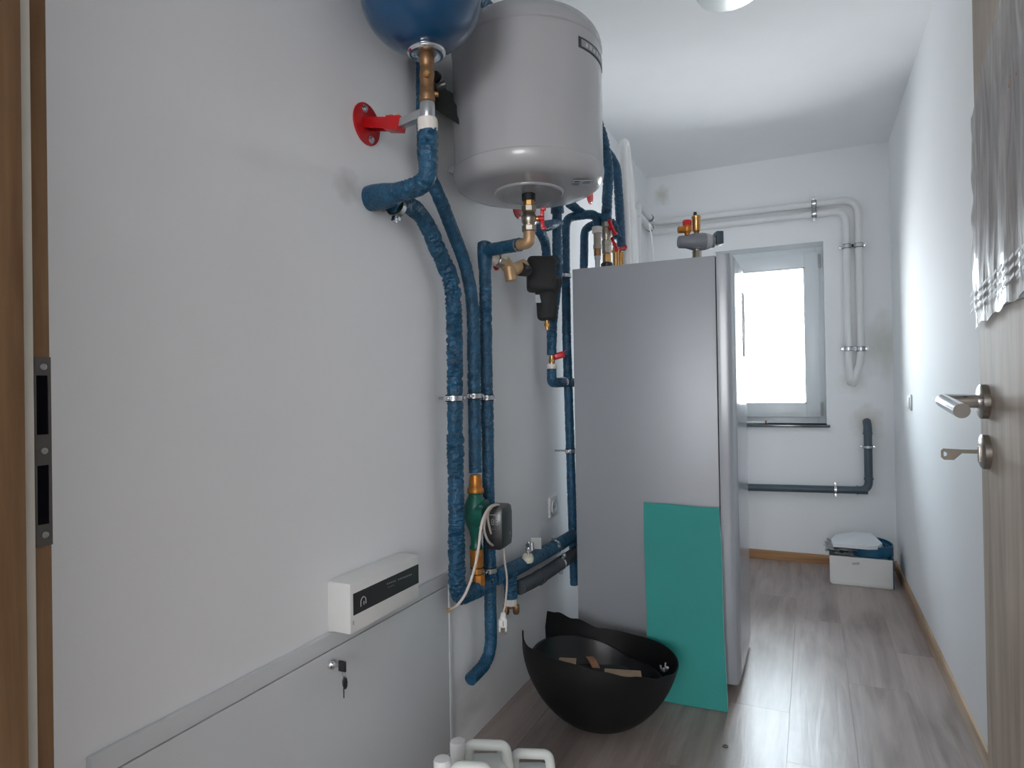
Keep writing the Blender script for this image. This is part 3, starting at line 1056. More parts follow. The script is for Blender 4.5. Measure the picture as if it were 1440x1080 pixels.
# outlet: collar, union, ball valve, elbow
hx, hy = -0.757, 1.762
zv = lambda y: 1.12 + (546.5 - y) / 468.0
ov = thing('ball_valve', 'nickel ball valve with red wing handle under the water heater', 'valve', (hx, hy, zv(325)))
MB().lathe((hx, hy, 0), (0, 0, 1), [(0, zv(284)), (0.016, zv(284)), (0.0205, zv(283)), (0.0215, zv(270)), (0.0215, 1.7035), (0, 1.704)], 22).build('insulating_collar', 'black_rubber', ov)
MB().hexn((hx, hy, zv(297)), (hx, hy, zv(283)), 0.018, 8).build('union_nut', 'brass', ov)
m_ = MB()
valve_body(m_, (hx, hy, zv(327)), (hx, hy, zv(291)), 0.0215)
m_.build('valve_body', 'nickel', ov)
m_ = MB()
hdir = V((0.93, 0.36, 0)).normalized()
hcn = V((hx, hy, zv(309)))
m_.cyl(hcn + hdir * 0.018, hcn + hdir * 0.034, 0.008, seg=14)
m_.build('valve_stem', 'brass', ov)
m_ = MB()
butterfly(m_, hcn + hdir * 0.036, hdir, V((0, 0, 1)), 0.98)
m_.build('wing_handle', 'red_plastic', ov)
el = thing('brass_elbow', 'copper-coloured elbow between heater valve and blue-wrapped pipe', 'elbow', (hx, hy, 1.55))
m_ = MB()
elbow(m_, [(hx, hy, zv(326)), (hx, hy, 1.556), (hx - 0.045, hy + 0.01, 1.556)], 0.0175, 0.025)
m_.build('elbow_body', 'bronze_fitting', el)
m_ = MB().lathe((hx - 0.043, hy + 0.01, 1.556), (-1, 0.2, 0), [(0.0175, -0.004), (0.0205, -0.003), (0.0205, 0.004), (0.0175, 0.005)], 24)
m_.build('elbow_rim', 'bronze_fitting', el)

# red bracket plates behind the heater pipes
for (px, py), lb in (((728, 306), 'red wall bracket plate left of the heater valve'), ((829, 286), 'red wall bracket plate behind the pipes above the grey cabinet')):
    c_ = at(px, py, x=XL)
    b = thing('bracket_plate', lb, 'bracket', c_)
    wall_bracket_plate(c_ + V((0, 0, 0.045)), 0.050, [(0.008, -0.034), (-0.01, 0.034)], b)
c_ = at(697, 369, x=XL)
b = thing('bracket_plate', 'small red wall plate behind the black filter elbow', 'bracket', c_)
wall_bracket_plate(c_, 0.028, [(0.0, 0.0)], b)

# ================================================================== dirt filter
ft = thing('dirt_filter', 'black insulated dirt filter with brass elbow hanging beside the heater pipes', 'filter', at(766, 448, x=-0.875))
XFt = -0.875
def fp(px, py, x=XFt): return at(px, py, x=x)
ea = [at(688, 365, x=-0.945), at(712, 372, x=-0.925), at(716, 386, x=-0.905)]
m_ = MB()
m_.sweep([at(686, 361, x=-0.95), at(704, 366, x=-0.93)], 0.024, 20, 0.006)
m_.build('sleeve_end', 'white_tape', ft)
m_ = MB()
d_ = (at(722, 372, x=-0.905) - at(700, 365, x=-0.93)).normalized()
m_.hexn(at(698, 364, x=-0.932), at(711, 369, x=-0.918), 0.023, 8)
m_.build('union_nut', 'nickel', ft)
m_ = MB()
m_.sweep(rounded([at(708, 367, x=-0.92), at(719, 381, x=-0.905), at(737, 373, x=-0.885)], 0.015), 0.0215, 20, 0.004)
m_.cyl(at(716, 375, x=-0.905), at(719, 395, x=-0.900), 0.021, 0.019, 20, 0.002)
m_.build('filter_elbow', 'bronze_fitting', ft)
m_ = MB().cyl(at(731, 378, x=-0.888), at(741, 380, x=-0.882), 0.024, 0.022, 18, 0.002)
m_.build('rubber_collar', 'black_rubber', ft)
# casing: head block and cup
ux = V((0.88, 0.47, 0)).normalized()
uy = V((-0.47, 0.88, 0)).normalized()
pc = fp(761, 386)
m_ = MB()
m_.obox(pc, (0.104, 0.085, 0.125), ux, uy, 0.022, 4)
m_.build('casing_head', 'black_epp', ft)
m_ = MB()
cup = fp(769, 430)
zt, zb = fp(768, 402).z, fp(768, 450).z
m_.lathe((cup.x, cup.y, 0), (0, 0, 1), [(0, zb), (0.026, zb), (0.034, zb + 0.006), (0.037, zb + 0.018), (0.0385, zt - 0.06), (0.043, zt - 0.025), (0.054, zt), (0.056, zt + 0.02), (0.045, zt + 0.035), (0, zt + 0.035)], 32)
m_.build('filter_cup', 'black_epp', ft)
m_ = MB()
kk = fp(781, 397)
m_.obox(kk, (0.046, 0.078, 0.034), ux, uy, 0.012, 3)
m_.build('service_cap', 'black_plastic', ft)
m_ = MB()
m_.ring(fp(776, 372) - uy * 0.045, -uy, 0.019, 0.006, 0.008, 28)
m_.build('cap_ring', 'black_plastic', ft)
MB().cyl(fp(770, 384) - uy * 0.05, fp(770, 384) - uy * 0.044, 0.003, seg=10).build('screw', 'steel', ft)
lp = V((cup.x, cup.y, fp(761, 419).z)) + V((-0.30, -0.95, 0)).normalized() * 0.0415 
MB().obox(lp, (0.030, 0.001, 0.029), ux, uy).build('label_plate', 'sticker_grey', ft)
m_ = MB()
for i, (a, b_) in enumerate(((0.007, 0.008), (0.007, 0.010), (0.0075, 0.007))):
    m_.obox(lp - uy * 0.001 + ux * a + V((0, 0, 0.006 - 0.006 * i)), (b_, 0.0006, 0.0022), ux, uy)
m_.build('label_print', 'ink', ft)
m_ = MB()
z0 = zb
m_.cyl((cup.x, cup.y, z0 - 0.002), (cup.x, cup.y, z0 - 0.012), 0.009, seg=14)
m_.hexn((cup.x, cup.y, z0 - 0.012), (cup.x, cup.y, z0 - 0.024), 0.011)
m_.cyl((cup.x, cup.y, z0 - 0.024), (cup.x, cup.y, z0 - 0.036), 0.008, seg=14)
m_.build('drain_cock', 'brass', ft)

# ================================================================== pipes behind the filter
XF = -0.93
pF = [V((-0.86, 2.29, 1.712)), V((-0.86, 2.29, 1.705)), at(784, 395, x=-0.87), at(777, 430, x=-0.90), at(776, 460, x=XF), at(776, 492, x=XF)]
pF = [at(783, 288, x=-0.86), at(784, 392, x=-0.86), at(779, 432, x=-0.90), at(776, 458, x=XF), at(776, 499, x=XF)]
tF = wrapped('insulated_pipe', 'blue-wrapped pipe running down behind the black filter to a small valve', pF, 0.0185, 0.04, 17.1, 0.06)
MB().cyl(at(784, 300, x=-0.86), at(783.5, 290, x=-0.86), 0.026, 0.0245, 22, 0.002).build('tee_sleeve', 'blue_wrap', tF)
pT = [at(783, 314, x=-0.86), at(758, 319, x=-0.86), at(757, 322, x=-0.865), at(766, 338, x=-0.88), at(769, 364, x=-0.885)]
tT = wrapped('insulated_pipe', 'short blue-wrapped pipe looping from the tee into the filter top', [at(786, 313, x=-0.858), at(768, 318, x=-0.86), at(757, 321, x=-0.865), at(767, 341, x=-0.875), at(769, 366, x=-0.88)], 0.0170, 0.02, 21.0, 0.08)
# small valve below
sv_ = thing('ball_valve', 'small brass valve with bent red lever beside the vertical blue pipe', 'valve', at(776, 513, x=XF))
m_ = MB()
m_.cyl(at(776, 500, x=XF), at(776, 514, x=XF), 0.0105, seg=14)
m_.hexn(at(776, 505, x=XF), at(776, 510, x=XF), 0.0125)
m_.build('valve_body', 'brass', sv_)
m_ = MB()
c_ = at(778, 506, x=XF + 0.01)
m_.obox(at(786, 500, x=XF + 0.025), (0.045, 0.024, 0.026), V((0.9, 0.4, 0.25)), uy, 0.008, 3)
m_.obox(at(792, 495, x=XF + 0.03), (0.024, 0.022, 0.005), V((0.8, 0.4, 0.45)), uy, 0.002)
m_.build('lever', 'red_plastic', sv_)
pE = [at(776, 519, x=XF), at(776, 538, x=XF), at(806, 538, x=XF)]
tE = wrapped('insulated_pipe', 'blue-wrapped elbow turning right below the small red-lever valve', pE, 0.0185, 0.02, 25.0, 0.045)
tape(tE, at(776, 519, x=XF), at(776, 512, x=XF), 0.0195)
tape(tE, at(791.5, 537, x=XF), at(793.5, 537, x=XF), 0.0205, 'chrome')
# G: long vertical behind
pG = [at(842, 318, x=-0.84), at(837, 302, x=-0.85), at(797, 306, x=XF), at(795, 330, x=XF), at(795.5, 385, x=XF), at(797, 480, x=XF), at(801, 600, x=XF), at(804, 700, x=XF), at(808, 822, x=XF)]
pG = [at(841, 322, x=-0.82), at(838, 300, x=-0.82), at(797, 306, x=XF), at(795, 330, x=XF), at(795.5, 385, x=XF), at(797, 480, x=XF), at(801, 600, x=XF), at(804, 700, x=XF), at(808, 822, x=XF)]
tG = wrapped('insulated_pipe', 'long blue-wrapped vertical pipe running down left of the grey cabinet', pG, 0.0185, 0.035, 29.0, 0.035)
clamp('steel clamp on long blue pipe beside the black filter', at(795.5, 388, x=XF), (0, 0, 1), 0.0185, at(795.5, 388, x=XF) + V((-0.07, 0, 0)))
clamp('steel clamp on long blue pipe above the wall socket', at(802, 634, x=XF), (0, 0, 1), 0.0185, at(802, 634, x=XF) + V((-0.07, 0, 0)))
tH = wrapped('insulated_pipe', 'short blue-wrapped pipe slanting from behind the heater towards the red valves',
             [at(800, 286, x=-0.90), at(822, 302, x=-0.87), at(850, 306, y=2.74), at(864, 316, y=2.76), at(868, 335, y=2.76)], 0.017, 0.03, 31.0, 0.08)
# D: horizontal along the wall near the floor, and the grey one
ZD = 0.50
tD = wrapped('insulated_pipe', 'thick blue-wrapped pipe running back along the left wall above the black tub',
             [(-0.935, 1.86, 0.507), (-0.928, 2.06, ZD), (-0.925, 2.40, 0.49), (-0.925, 2.72, 0.49)], 0.0255, 0.05, 35.0, 0.03)
tQ = wrapped('insulated_pipe', 'dark grey foam-covered pipe just below the blue pipe along the left wall',
             [(-0.912, 1.985, 0.440), (-0.905, 2.12, 0.432), (-0.905, 2.30, 0.428), (-0.905, 2.72, 0.424)], 0.025, 0.05, 39.0, 0.008, 'grey_foam')
MB().ring((-0.905, 2.15, 0.431), (0, 1, 0), 0.0245, 0.003, 0.03).build('joint_band', 'grey_foam', tQ)
m_ = MB()
dcl = thing('double_pipe_clamp', 'S-shaped steel clamp around the blue and grey pipes near the floor', 'clamp', (-0.925, 2.352, 0.49))
m_.ring((-0.925, 2.352, 0.49), (0, 1, 0), 0.0262, 0.0025, 0.014)
m_.ring((-0.905, 2.352, 0.428), (0, 1, 0), 0.0257, 0.0025, 0.014)
m_.build('band', 'chrome', dcl)
for p_, z_ in ((-0.93, 0.523), (-0.886, 0.463), (-0.90, 0.396)):
    MB().obox(V((p_, 2.352, z_)), (0.013, 0.014, 0.014), V((1, 0, 0)), V((0, 1, 0)), 0.001).build('lug', 'steel', dcl)
MB().cyl((-0.952, 2.352, 0.49), (XL, 2.352, 0.49), 0.004, seg=10).build('threaded_rod', 'steel', dcl)

# tee down with white tape and brass stubs
tJ = wrapped('insulated_pipe', 'short blue-wrapped stub pointing down behind the hanging plug',
             [(-0.925, 1.945, 0.505), (-0.925, 1.945, 0.415)], 0.0215, 0.01, 41.0, 0.06)
tape(tJ, (-0.925, 1.945, 0.417), (-0.925, 1.945, 0.392), 0.0205)
m_ = MB()
zst = 0.392
m_.lathe((-0.925, 1.945, zst), (0, 0, -1), [(0, 0), (0.013, 0), (0.014, 0.006), (0.014, 0.010), (0, 0.012)], 16)
stub = m_.build('stub_end', 'old_brass', tJ)
m_ = MB()
for s_ in (-1, 1):
    m_.lathe(V((-0.925, 1.945, zst - 0.001)) + ux * 0.017 * s_, (0, 0, -1), [(0, 0), (0.011, 0), (0.012, 0.006), (0.012, 0.022), (0.009, 0.03), (0, 0.032)], 8)
m_.build('wing_nut', 'old_brass', tJ)
# drain valve with a square plate pointing up
dv = thing('shut_off_valve', 'small steel valve with square grey plate on the low blue pipe', 'valve', (-0.925, 2.06, 0.53))
b0 = V((-0.91, 2.055, 0.515))
m_ = MB().lathe(b0, V((0.25, -0.25, 1)), [(0.020, 0), (0.021, 0.012), (0.017, 0.020), (0, 0.020)], 18)
m_.build('cream_cap', 'cream_tape', dv)
m_ = MB().cyl(b0 + V((0.002, 0, 0.015)), b0 + V((0.006, 0.002, 0.066)), 0.0065, seg=12)
m_.hexn(b0 + V((0.004, 0, 0.034)), b0 + V((0.005, 0, 0.044)), 0.012)
m_.cyl(b0 + V((0.006, -0.012, 0.056)), b0 + V((0.006, 0.016, 0.056)), 0.008, seg=12)
m_.cyl(b0 + V((0.022, -0.01, 0.04)), b0 + V((0.020, -0.008, 0.066)), 0.005, seg=10)
m_.build('valve_body', 'chrome', dv)
MB().obox(b0 + V((0.026, 0.018, 0.058)), (0.036, 0.004, 0.040), ux, uy, 0.001).build('square_plate', 'grey_ring', dv)

# ================================================================== circulation pump
pxp, pyp = XP, 1.751
def zp(y): return 1.12 + (546.0 - y) / 453.0
pump = thing('circulation_pump', 'green circulation pump with black control head on the middle blue pipe', 'pump', (pxp, pyp, zp(832)))
m_ = MB().lathe((pxp, pyp, 0), (0, 0, 1), [(0, zp(693)), (0.024, zp(693)), (0.0265, zp(691)), (0.026, zp(687)), (0.021, zp(684)), (0.0195, zp(674)), (0.017, zp(667)), (0, zp(667))], 10)
m_.build('upper_union', 'orange_brass', pump)
m_ = MB().lathe((pxp, pyp - 0.002, 0), (0, 0, 1), [(0, zp(772)), (0.018, zp(772)), (0.021, zp(769)), (0.0165, zp(764)), (0.017, zp(755)), (0.021, zp(745)), (0.030, zp(736)), (0.036, zp(726)), (0.0365, zp(714)),
                                        (0.031, zp(704)), (0.024, zp(698)), (0.021, zp(694)), (0.025, zp(692)), (0, zp(692))], 26)
m_.lathe((pxp, pyp, zp(722)), (1, 0.12, 0), [(0.040, -0.01), (0.044, 0.006), (0.046, 0.022), (0.046, 0.034), (0, 0.034)], 28)
m_.build('pump_casing', 'green_casing', pump)
m_ = MB()
m_.lathe((pxp, pyp, 0), (0, 0, 1), [(0, zp(796)), (0.020, zp(796)), (0.021, zp(793)), (0.021, zp(775)), (0.0215, zp(771)), (0, zp(771))], 10)
m_.lathe((pxp, pyp, 0), (0, 0, 1), [(0, zp(807)), (0.018, zp(807)), (0.019, zp(800)), (0.018, zp(796)), (0, zp(796))], 24)
m_.build('lower_union', 'orange_brass', pump)
m_ = MB()
m_.hexn((pxp + 0.006, pyp, zp(827)), (pxp + 0.006, pyp, zp(806)), 0.0205, 8)
m_.cyl((pxp + 0.006, pyp, zp(834)), (pxp + 0.006, pyp, zp(827)), 0.015, seg=18, bev=0.002)
m_.build('check_valve', 'orange_brass', pump)
for zz in (797, 806):
    MB().ring((pxp, pyp, zp(zz)), (0, 0, 1), 0.017, 0.003, 0.003).build('sealing_ring', 'black_rubber', pump)
# four casing bolts
for (dy, dz) in ((-0.034, 0.03), (-0.034, -0.034)):
    MB().cyl((pxp + 0.030, pyp + dy + 0.0, zp(722) + dz), (pxp + 0.040, pyp + dy, zp(722) + dz), 0.005, seg=12).build('casing_bolt', 'steel', pump)
# control head: box with chamfered side, display on the side to the door
h0 = V((-0.908, 1.752, zp(739)))
hs = (0.052, 0.098, 0.127)
ax_ = V((1, 0.10, 0)).normalized()
ay_ = V((-0.10, 1, 0)).normalized()
hcen = h0 + ax_ * 0.030 + ay_ * 0.024
m_ = MB()
oct_ = []
cw, ch, ck = 0.049, 0.064, 0.020
for (a, b_) in ((-cw, -ch + ck), (-cw + ck * 0.4, -ch), (cw - ck * 0.4, -ch), (cw, -ch + ck), (cw + 0.001, ch - ck), (cw - ck * 0.4, ch), (-cw + ck * 0.4, ch), (-cw, ch - ck)):
    oct_.append(hcen - ax_ * 0.026 + ay_ * a + V((0, 0, b_)))
n = 8
rings_ = [(1.0, 0.0), (1.0, 0.040), (0.93, 0.050), (0.80, 0.0525)]
vs, fs = [], []
cn = hcen - ax_ * 0.026
for (sc_, dd) in rings_:
    for p in oct_: vs.append(cn + (p - cn) * sc_ + ax_ * dd)
for r_i in range(3):
    for i in range(n): fs.append((r_i * n + i, r_i * n + (i + 1) % n, (r_i + 1) * n + (i + 1) % n, (r_i + 1) * n + i))
fs += [tuple(range(n))[::-1], tuple(3 * n + i for i in range(n))]
m_.add(vs, fs)
head = m_.build('control_head', 'black_plastic', pump)
# display marks
fd = hcen - ay_ * (cw + 0.0006)
m_ = MB()
for cx_, segs in ((-0.004, 'abcdefg'), (0.009, 'abgcd')):
    o = fd + ax_ * cx_ + V((0, 0, 0.022))
    for s_ in segs:
        dx, dz, wx, wz = {'a': (0, 0.008, .006, .0012), 'g': (0, 0, .006, .0012), 'd': (0, -0.008, .006, .0012), 'b': (.0035, .004, .0012, .006), 'c': (.0035, -.004, .0012, .006), 'e': (-.0035, -.004, .0012, .006), 'f': (-.0035, .004, .0012, .006)}[s_]
        m_.obox(o + ax_ * dx + V((0, 0, dz)), (wx, 0.0006, wz), ax_, ay_)
m_.build('display_digits', 'pale_mark', head)
m_ = MB()
m_.obox(fd + V((0, 0, 0.043)) - ax_ * 0.002, (0.028, 0.0006, 0.003), ax_, ay_)
m_.build('display_line', 'grey_ink', head)
m_ = MB()
for k in range(4): m_.obox(fd + ax_ * (-0.012 + 0.008 * k) + V((0, 0, 0.0)), (0.005, 0.0006, 0.0012), ax_, ay_)
o = m_.build('display_print', 'grey_ink', head)
o['kind'] = 'stuff'
# tri mark and lettering on the outer face
fo = cn + ax_ * 0.0532
m_ = MB().poly([fo + ay_ * 0.010 + V((0, 0, -0.028)), fo + ay_ * 0.024 + V((0, 0, -0.028)), fo + ay_ * 0.017 + V((0, 0, -0.016))], ax_ * 0.0005)
m_.build('warning_mark', 'grey_ink', head)
# cable loops and ends
cb = thing('pump_cable', 'beige cable looped over the pump, its end hanging free to the left', 'cable', at(633, 857, x=-0.955))
cx0 = -0.895
pts = [at(695, 757, x=cx0), at(690, 748, x=cx0 + 0.01), at(686, 724, x=cx0 + 0.012), at(693, 712, x=cx0 + 0.02), at(702, 710, x=cx0 + 0.005), at(690, 712, x=cx0 + 0.02), at(683, 728, x=cx0 + 0.02), at(681, 745, x=cx0 + 0.02),
       at(686, 760, x=cx0 + 0.02), at(694, 767, x=cx0 + 0.012), at(701, 766, x=cx0 + 0.0)]
MB().sweep(spline(pts, 10), 0.0036, 10, 0.005).build('cable_coil', 'beige_cable', cb)
pts = [at(704, 711, x=cx0), at(697, 710, x=cx0 + 0.022), at(688, 714, x=cx0 + 0.03), at(680, 728, x=cx0 + 0.03), at(676, 745, x=cx0 + 0.03), at(673, 770, x=cx0 + 0.03), at(667, 800, x=cx0 + 0.02), at(656, 832, x=cx0), at(643, 851, x=-0.915), at(631, 858, x=-0.92)]
MB().sweep(spline(pts, 10), 0.0042, 10, 0.006).build('cable_tail', 'beige_cable', cb)
MB().cyl(at(695.5, 763, x=cx0), at(694.5, 753, x=cx0), 0.0045, seg=12, bev=0.001).build('cable_gland', 'white_plastic', cb)
MB().cyl(at(695, 750, x=cx0), at(694, 744, x=cx0 + 0.002), 0.006, seg=12, bev=0.001).build('cable_gland', 'white_plastic', cb)
MB().cyl(at(632, 857.5, x=-0.92), at(629, 860, x=-0.922), 0.0055, seg=10).build('stripped_end', 'bronze_fitting', cb)
pg = thing('hanging_plug', 'white connector plug hanging on a thin pinkish cable below the pump head', 'plug', at(708, 893, x=-0.89))
pts = [at(708.5, 768, x=-0.875), at(710, 790, x=-0.88), at(713, 815, x=-0.885), at(711, 845, x=-0.89), at(708, 862, x=-0.89)]
MB().sweep(spline(pts, 8), 0.0032, 10, 0.006).build('plug_cable', 'beige_cable', pg)
pa, pb_ = at(708, 861, x=-0.89), at(707, 882, x=-0.89)
m_ = MB().cyl(pa, pa.lerp(pb_, 0.45), 0.0075, 0.011, 14, 0.002)
m_.obox(pa.lerp(pb_, 0.72), (0.027, 0.018, 0.028), ux, uy, 0.005, 3)
m_.obox(pb_ + V((0, 0, -0.006)) - ux * 0.010, (0.005, 0.012, 0.014), ux, uy, 0.001)
m_.obox(pb_ + V((0, 0, -0.006)) + ux * 0.010, (0.005, 0.012, 0.014), ux, uy, 0.001)
m_.build('plug_shell', 'white_plastic', pg)
m_ = MB()
for s_ in (-1, 0, 1): m_.cyl(pb_ + ux * 0.009 * s_ + V((0, 0, -0.004 + 0.002 * abs(s_))), pb_ + ux * 0.009 * s_ + V((0, 0, -0.018 - 0.005 * abs(s_))), 0.0018, seg=8)
m_.obox(pa.lerp(pb_, 0.7) - uy * 0.0095, (0.002, 0.0008, 0.016), ux, uy)
m_.build('plug_pin', 'old_brass', pg)

# ================================================================== manifold cabinet and controller
mc = thing('manifold_cabinet', 'white recessed heating manifold cabinet with locked door low on the left wall', 'cabinet', (XL, 1.13, 0.02))
MY0, MY1, MZ0, MZ1 = 0.600, 1.657, 0.022, 0.5745
DY0, DY1, DZ1, DZ0 = 0.632, 1.640, 0.5370, 0.045
xf = XL + 0.014
m_ = MB()
m_.box((XL + 0.001, MY0, DZ1 + 0.003), (xf, MY1, MZ1), 0.0015)
m_.box((XL + 0.001, MY0, MZ0), (xf, DY0 - 0.003, DZ1 + 0.003), 0.0015)
m_.box((XL + 0.001, DY1 + 0.003, MZ0), (xf, MY1, DZ1 + 0.003), 0.0015)
m_.box((XL + 0.001, DY0 - 0.003, MZ0), (xf, DY1 + 0.003, DZ0 - 0.003), 0.0015)
m_.build('cabinet_frame', 'manifold_paint', mc)
MB().box((XL + 0.0005, DY0 - 0.004, DZ0 - 0.004), (XL + 0.003, DY1 + 0.004, DZ1 + 0.004)).build('recess', 'dark_gap', mc)
mdoor = MB().box((XL + 0.004, DY0, DZ0), (xf - 0.001, DY1, DZ1), 0.0012).build('cabinet_door', 'manifold_paint', mc)
lk = at(466, 934, x=xf)
m_ = MB().lathe(lk, (1, 0, 0), [(0, -0.002), (0.0115, -0.002), (0.0115, 0.004), (0.010, 0.006), (0.006, 0.0055), (0.0055, 0.010), (0, 0.010)], 28)
m_.build('lock', 'chrome', mdoor)
k1 = thing('key_pair', 'two small keys with black heads in the manifold cabinet lock', 'keys', lk + V((0.03, 0, -0.03)))
m_ = MB().obox(lk + V((0.016, 0.0, 0)), (0.014, 0.0025, 0.007), V((1, 0, 0)), V((0, 1, 0)), 0.0004)
m_.build('key_blade', 'steel', k1)
m_ = MB().obox(lk + V((0.031, 0, 0.0005)), (0.020, 0.006, 0.024), V((1, 0, 0)), V((0, 1, 0)), 0.003, 3)
m_.build('key_head', 'black_plastic', k1)
m_ = MB().ring(lk + V((0.035, 0, -0.017)), (0.3, 1, 0), 0.006, 0.0012, 0.0012, 20)
m_.build('key_ring', 'steel', k1)
m_ = MB()
k0 = lk + V((0.036, 0.0, -0.0215))
m_.lathe(k0, V((0.03, 0.1, -1)), [(0, 0), (0.004, 0.001), (0.0072, 0.008), (0.0078, 0.016), (0.006, 0.024), (0.003, 0.028), (0, 0.0285)], 14, 0, 1.0, 0.55)
m_.build('key_head', 'black_plastic', k1)
m_ = MB().obox(k0 + V((-0.002, 0, -0.037)), (0.0035, 0.0012, 0.022), V((1, 0, 0)), V((0, 1, 0)), 0.0003)
m_.build('key_blade', 'dark_steel', k1)

cy0, cy1, cz0, cz1 = 1.128, 1.402, 0.5755, 0.693
xc1 = XL + 0.070
ctl = thing('heating_controller', 'white wall-mounted heating controller with black front strip on the manifold cabinet', 'controller', (XL, (cy0 + cy1) / 2, cz0))
m_ = MB()
m_.box((XL + 0.006, cy0, cz0 + 0.004), (xc1, cy1, cz1), 0.006)
m_.build('housing', 'white_plastic', ctl)
MB().box((XL + 0.0005, cy0 + 0.006, cz0), (XL + 0.014, cy1 - 0.004, cz1 - 0.006), 0.002).build('back_plate', 'white_plastic', ctl)
zA, zB_ = at(495, 836, x=xc1).z, at(495, 867, x=xc1).z
MB().box((xc1, cy0 + 0.010, zB_), (xc1 + 0.0006, cy1 - 0.003, zA), 0).build('front_panel', 'black_plastic', ctl)
m_ = MB()
xm = xc1 + 0.0008
g0 = at(511, 845, x=xm)
# house arc logo
arc = [g0 + V((0, -0.009, -0.010)), g0 + V((0, -0.009, 0.002)), g0 + V((0, -0.006, 0.007)), g0 + V((0, 0, 0.010)), g0 + V((0, 0.006, 0.007)), g0 + V((0, 0.009, 0.002)), g0 + V((0, 0.009, -0.008))]
for p, q_ in zip(arc, arc[1:]): m_.cyl(p, q_, 0.0009, seg=6)
m_.cyl(g0 + V((0, 0.002, -0.009)), g0 + V((0, 0.002, -0.001)), 0.0009, seg=6)
m_.build('logo', 'pale_mark', ctl)
m_ = MB()
pz0 = at(545, 821, x=xm); pz1 = at(578, 808, x=xm)
for k in range(14):
    if k in (5,): continue
    p = pz0.lerp(pz1, k / 13)
    m_.obox(p, (0.0006, 0.0032, 0.0032), V((1, 0, 0)), V((0, 1, 0)))
for k in range(4):
    m_.obox(at(546 + 2.4 * k, 826 - k, x=xm), (0.0006, 0.003, 0.0012), V((1, 0, 0)), V((0, 1, 0)))
m_.build('indicator', 'grey_ink', ctl)
m_ = MB()
st = at(497, 876, x=xm)
for k in range(3): m_.obox(st + V((0, 0, 0.003 - 0.003 * k)), (0.0005, 0.005, 0.0012), V((1, 0, 0)), V((0, 1, 0)))
m_.build('sticker_print', 'grey_ink', ctl)

# wall socket
q = at(776, 712, x=XL)
so = thing('wall_socket', 'white wall socket on left wall between the pump and grey cabinet', 'socket', q)
MB().box((XL, q.y - 0.042, q.z - 0.042), (XL + 0.010, q.y + 0.042, q.z + 0.042), 0.004).build('socket_frame', 'socket_plastic', so)
MB().lathe(q + V((0.010, 0, 0)), (1, 0, 0), [(0.0, 0.0004), (0.019, 0.0004), (0.0195, 0.004), (0.028, 0.005), (0.030, 0.002), (0.030, 0)], 32).build('socket_insert', 'socket_plastic', so)
MB().cyl(q + V((0.0102, -0.009, 0)), q + V((0.0112, -0.009, 0)), 0.003, seg=10).build('socket_hole', 'dark_gap', so)
MB().cyl(q + V((0.0102, 0.009, 0)), q + V((0.0112, 0.009, 0)), 0.003, seg=10).build('socket_hole', 'dark_gap', so)

# ================================================================== heat pump cabinet
KY0, KY1, KZ1 = 2.42, 2.955, 1.592
KX0, KX1, KX2 = -0.856, -0.303, -0.251
kb = thing('heat_pump_cabinet', 'tall grey heat pump cabinet standing in the middle of the room', 'cabinet', (-0.55, 2.69, 0))
MB().box((KX0, KY0, 0.035), (KX1 - 0.003, KY1, KZ1), 0.004).build('cabinet_body', 'grey_cabinet', kb)
MB().box((KX1 - 0.004, KY0 + 0.003, 0.04), (KX1, KY1 - 0.003, KZ1 - 0.004)).build('seam', 'dark_gap', kb)
# front cover with rounded outer edges
prf = [(KX1, KY0 - 0.001), (KX2 - 0.016, KY0 - 0.001), (KX2 - 0.006, KY0 + 0.003), (KX2 - 0.001, KY0 + 0.012), (KX2 + 0.002, KY0 + 0.10), (KX2 + 0.0035, (KY0 + KY1) / 2), (KX2 + 0.002, KY1 - 0.10), (KX2 - 0.002, KY1 - 0.008), (KX2 - 0.012, KY1), (KX1, KY1)]
MB().poly([(a, b_, 0.040) for a, b_ in prf], (0, 0, KZ1 + 0.003 - 0.040)).build('front_cover', 'light_cabinet', kb)
for (x_, y_) in ((KX0 + 0.05, KY0 + 0.05), (KX1 - 0.03, KY0 + 0.05), (KX0 + 0.05, KY1 - 0.05), (KX1 - 0.03, KY1 - 0.05)):
    MB().cyl((x_, y_, 0.0005), (x_, y_, 0.036), 0.02, seg=16).build('foot', 'black_rubber', kb)
MB().box((KX0 + 0.03, KY0 + 0.03, 0.012), (KX1 - 0.01, KY1 - 0.03, 0.036)).build('plinth', 'dark_grey_plastic', kb)
z0, z1 = 1.235, 1.50
dsp = MB().box((KX2 + 0.0015, 2.80, z0), (KX2 + 0.0065, 2.90, z1), 0.002).build('display_panel', 'gloss_white', kb)
m_ = MB()
m_.box((KX2 + 0.006, 2.812, z0 + 0.09), (KX2 + 0.0072, 2.888, z1 - 0.015), 0.0005)
m_.build('display_screen', 'gloss_white', dsp)

# teal insulation board leaning on the cabinet
bA, bB = V((-0.545, 2.272, 0.004)), V((-0.276, 2.284, 0.002))
tA_, tB_ = V((-0.578, 2.395, 0.682)), V((-0.305, 2.398, 0.676))
def corner_fix(): pass
nrm = (bB - bA).cross(tA_ - bA).normalized()
if nrm.y > 0: nrm = -nrm
bt = thing('foam_board', 'turquoise foam insulation board leaning against the grey cabinet', 'board', (bA + bB) / 2)
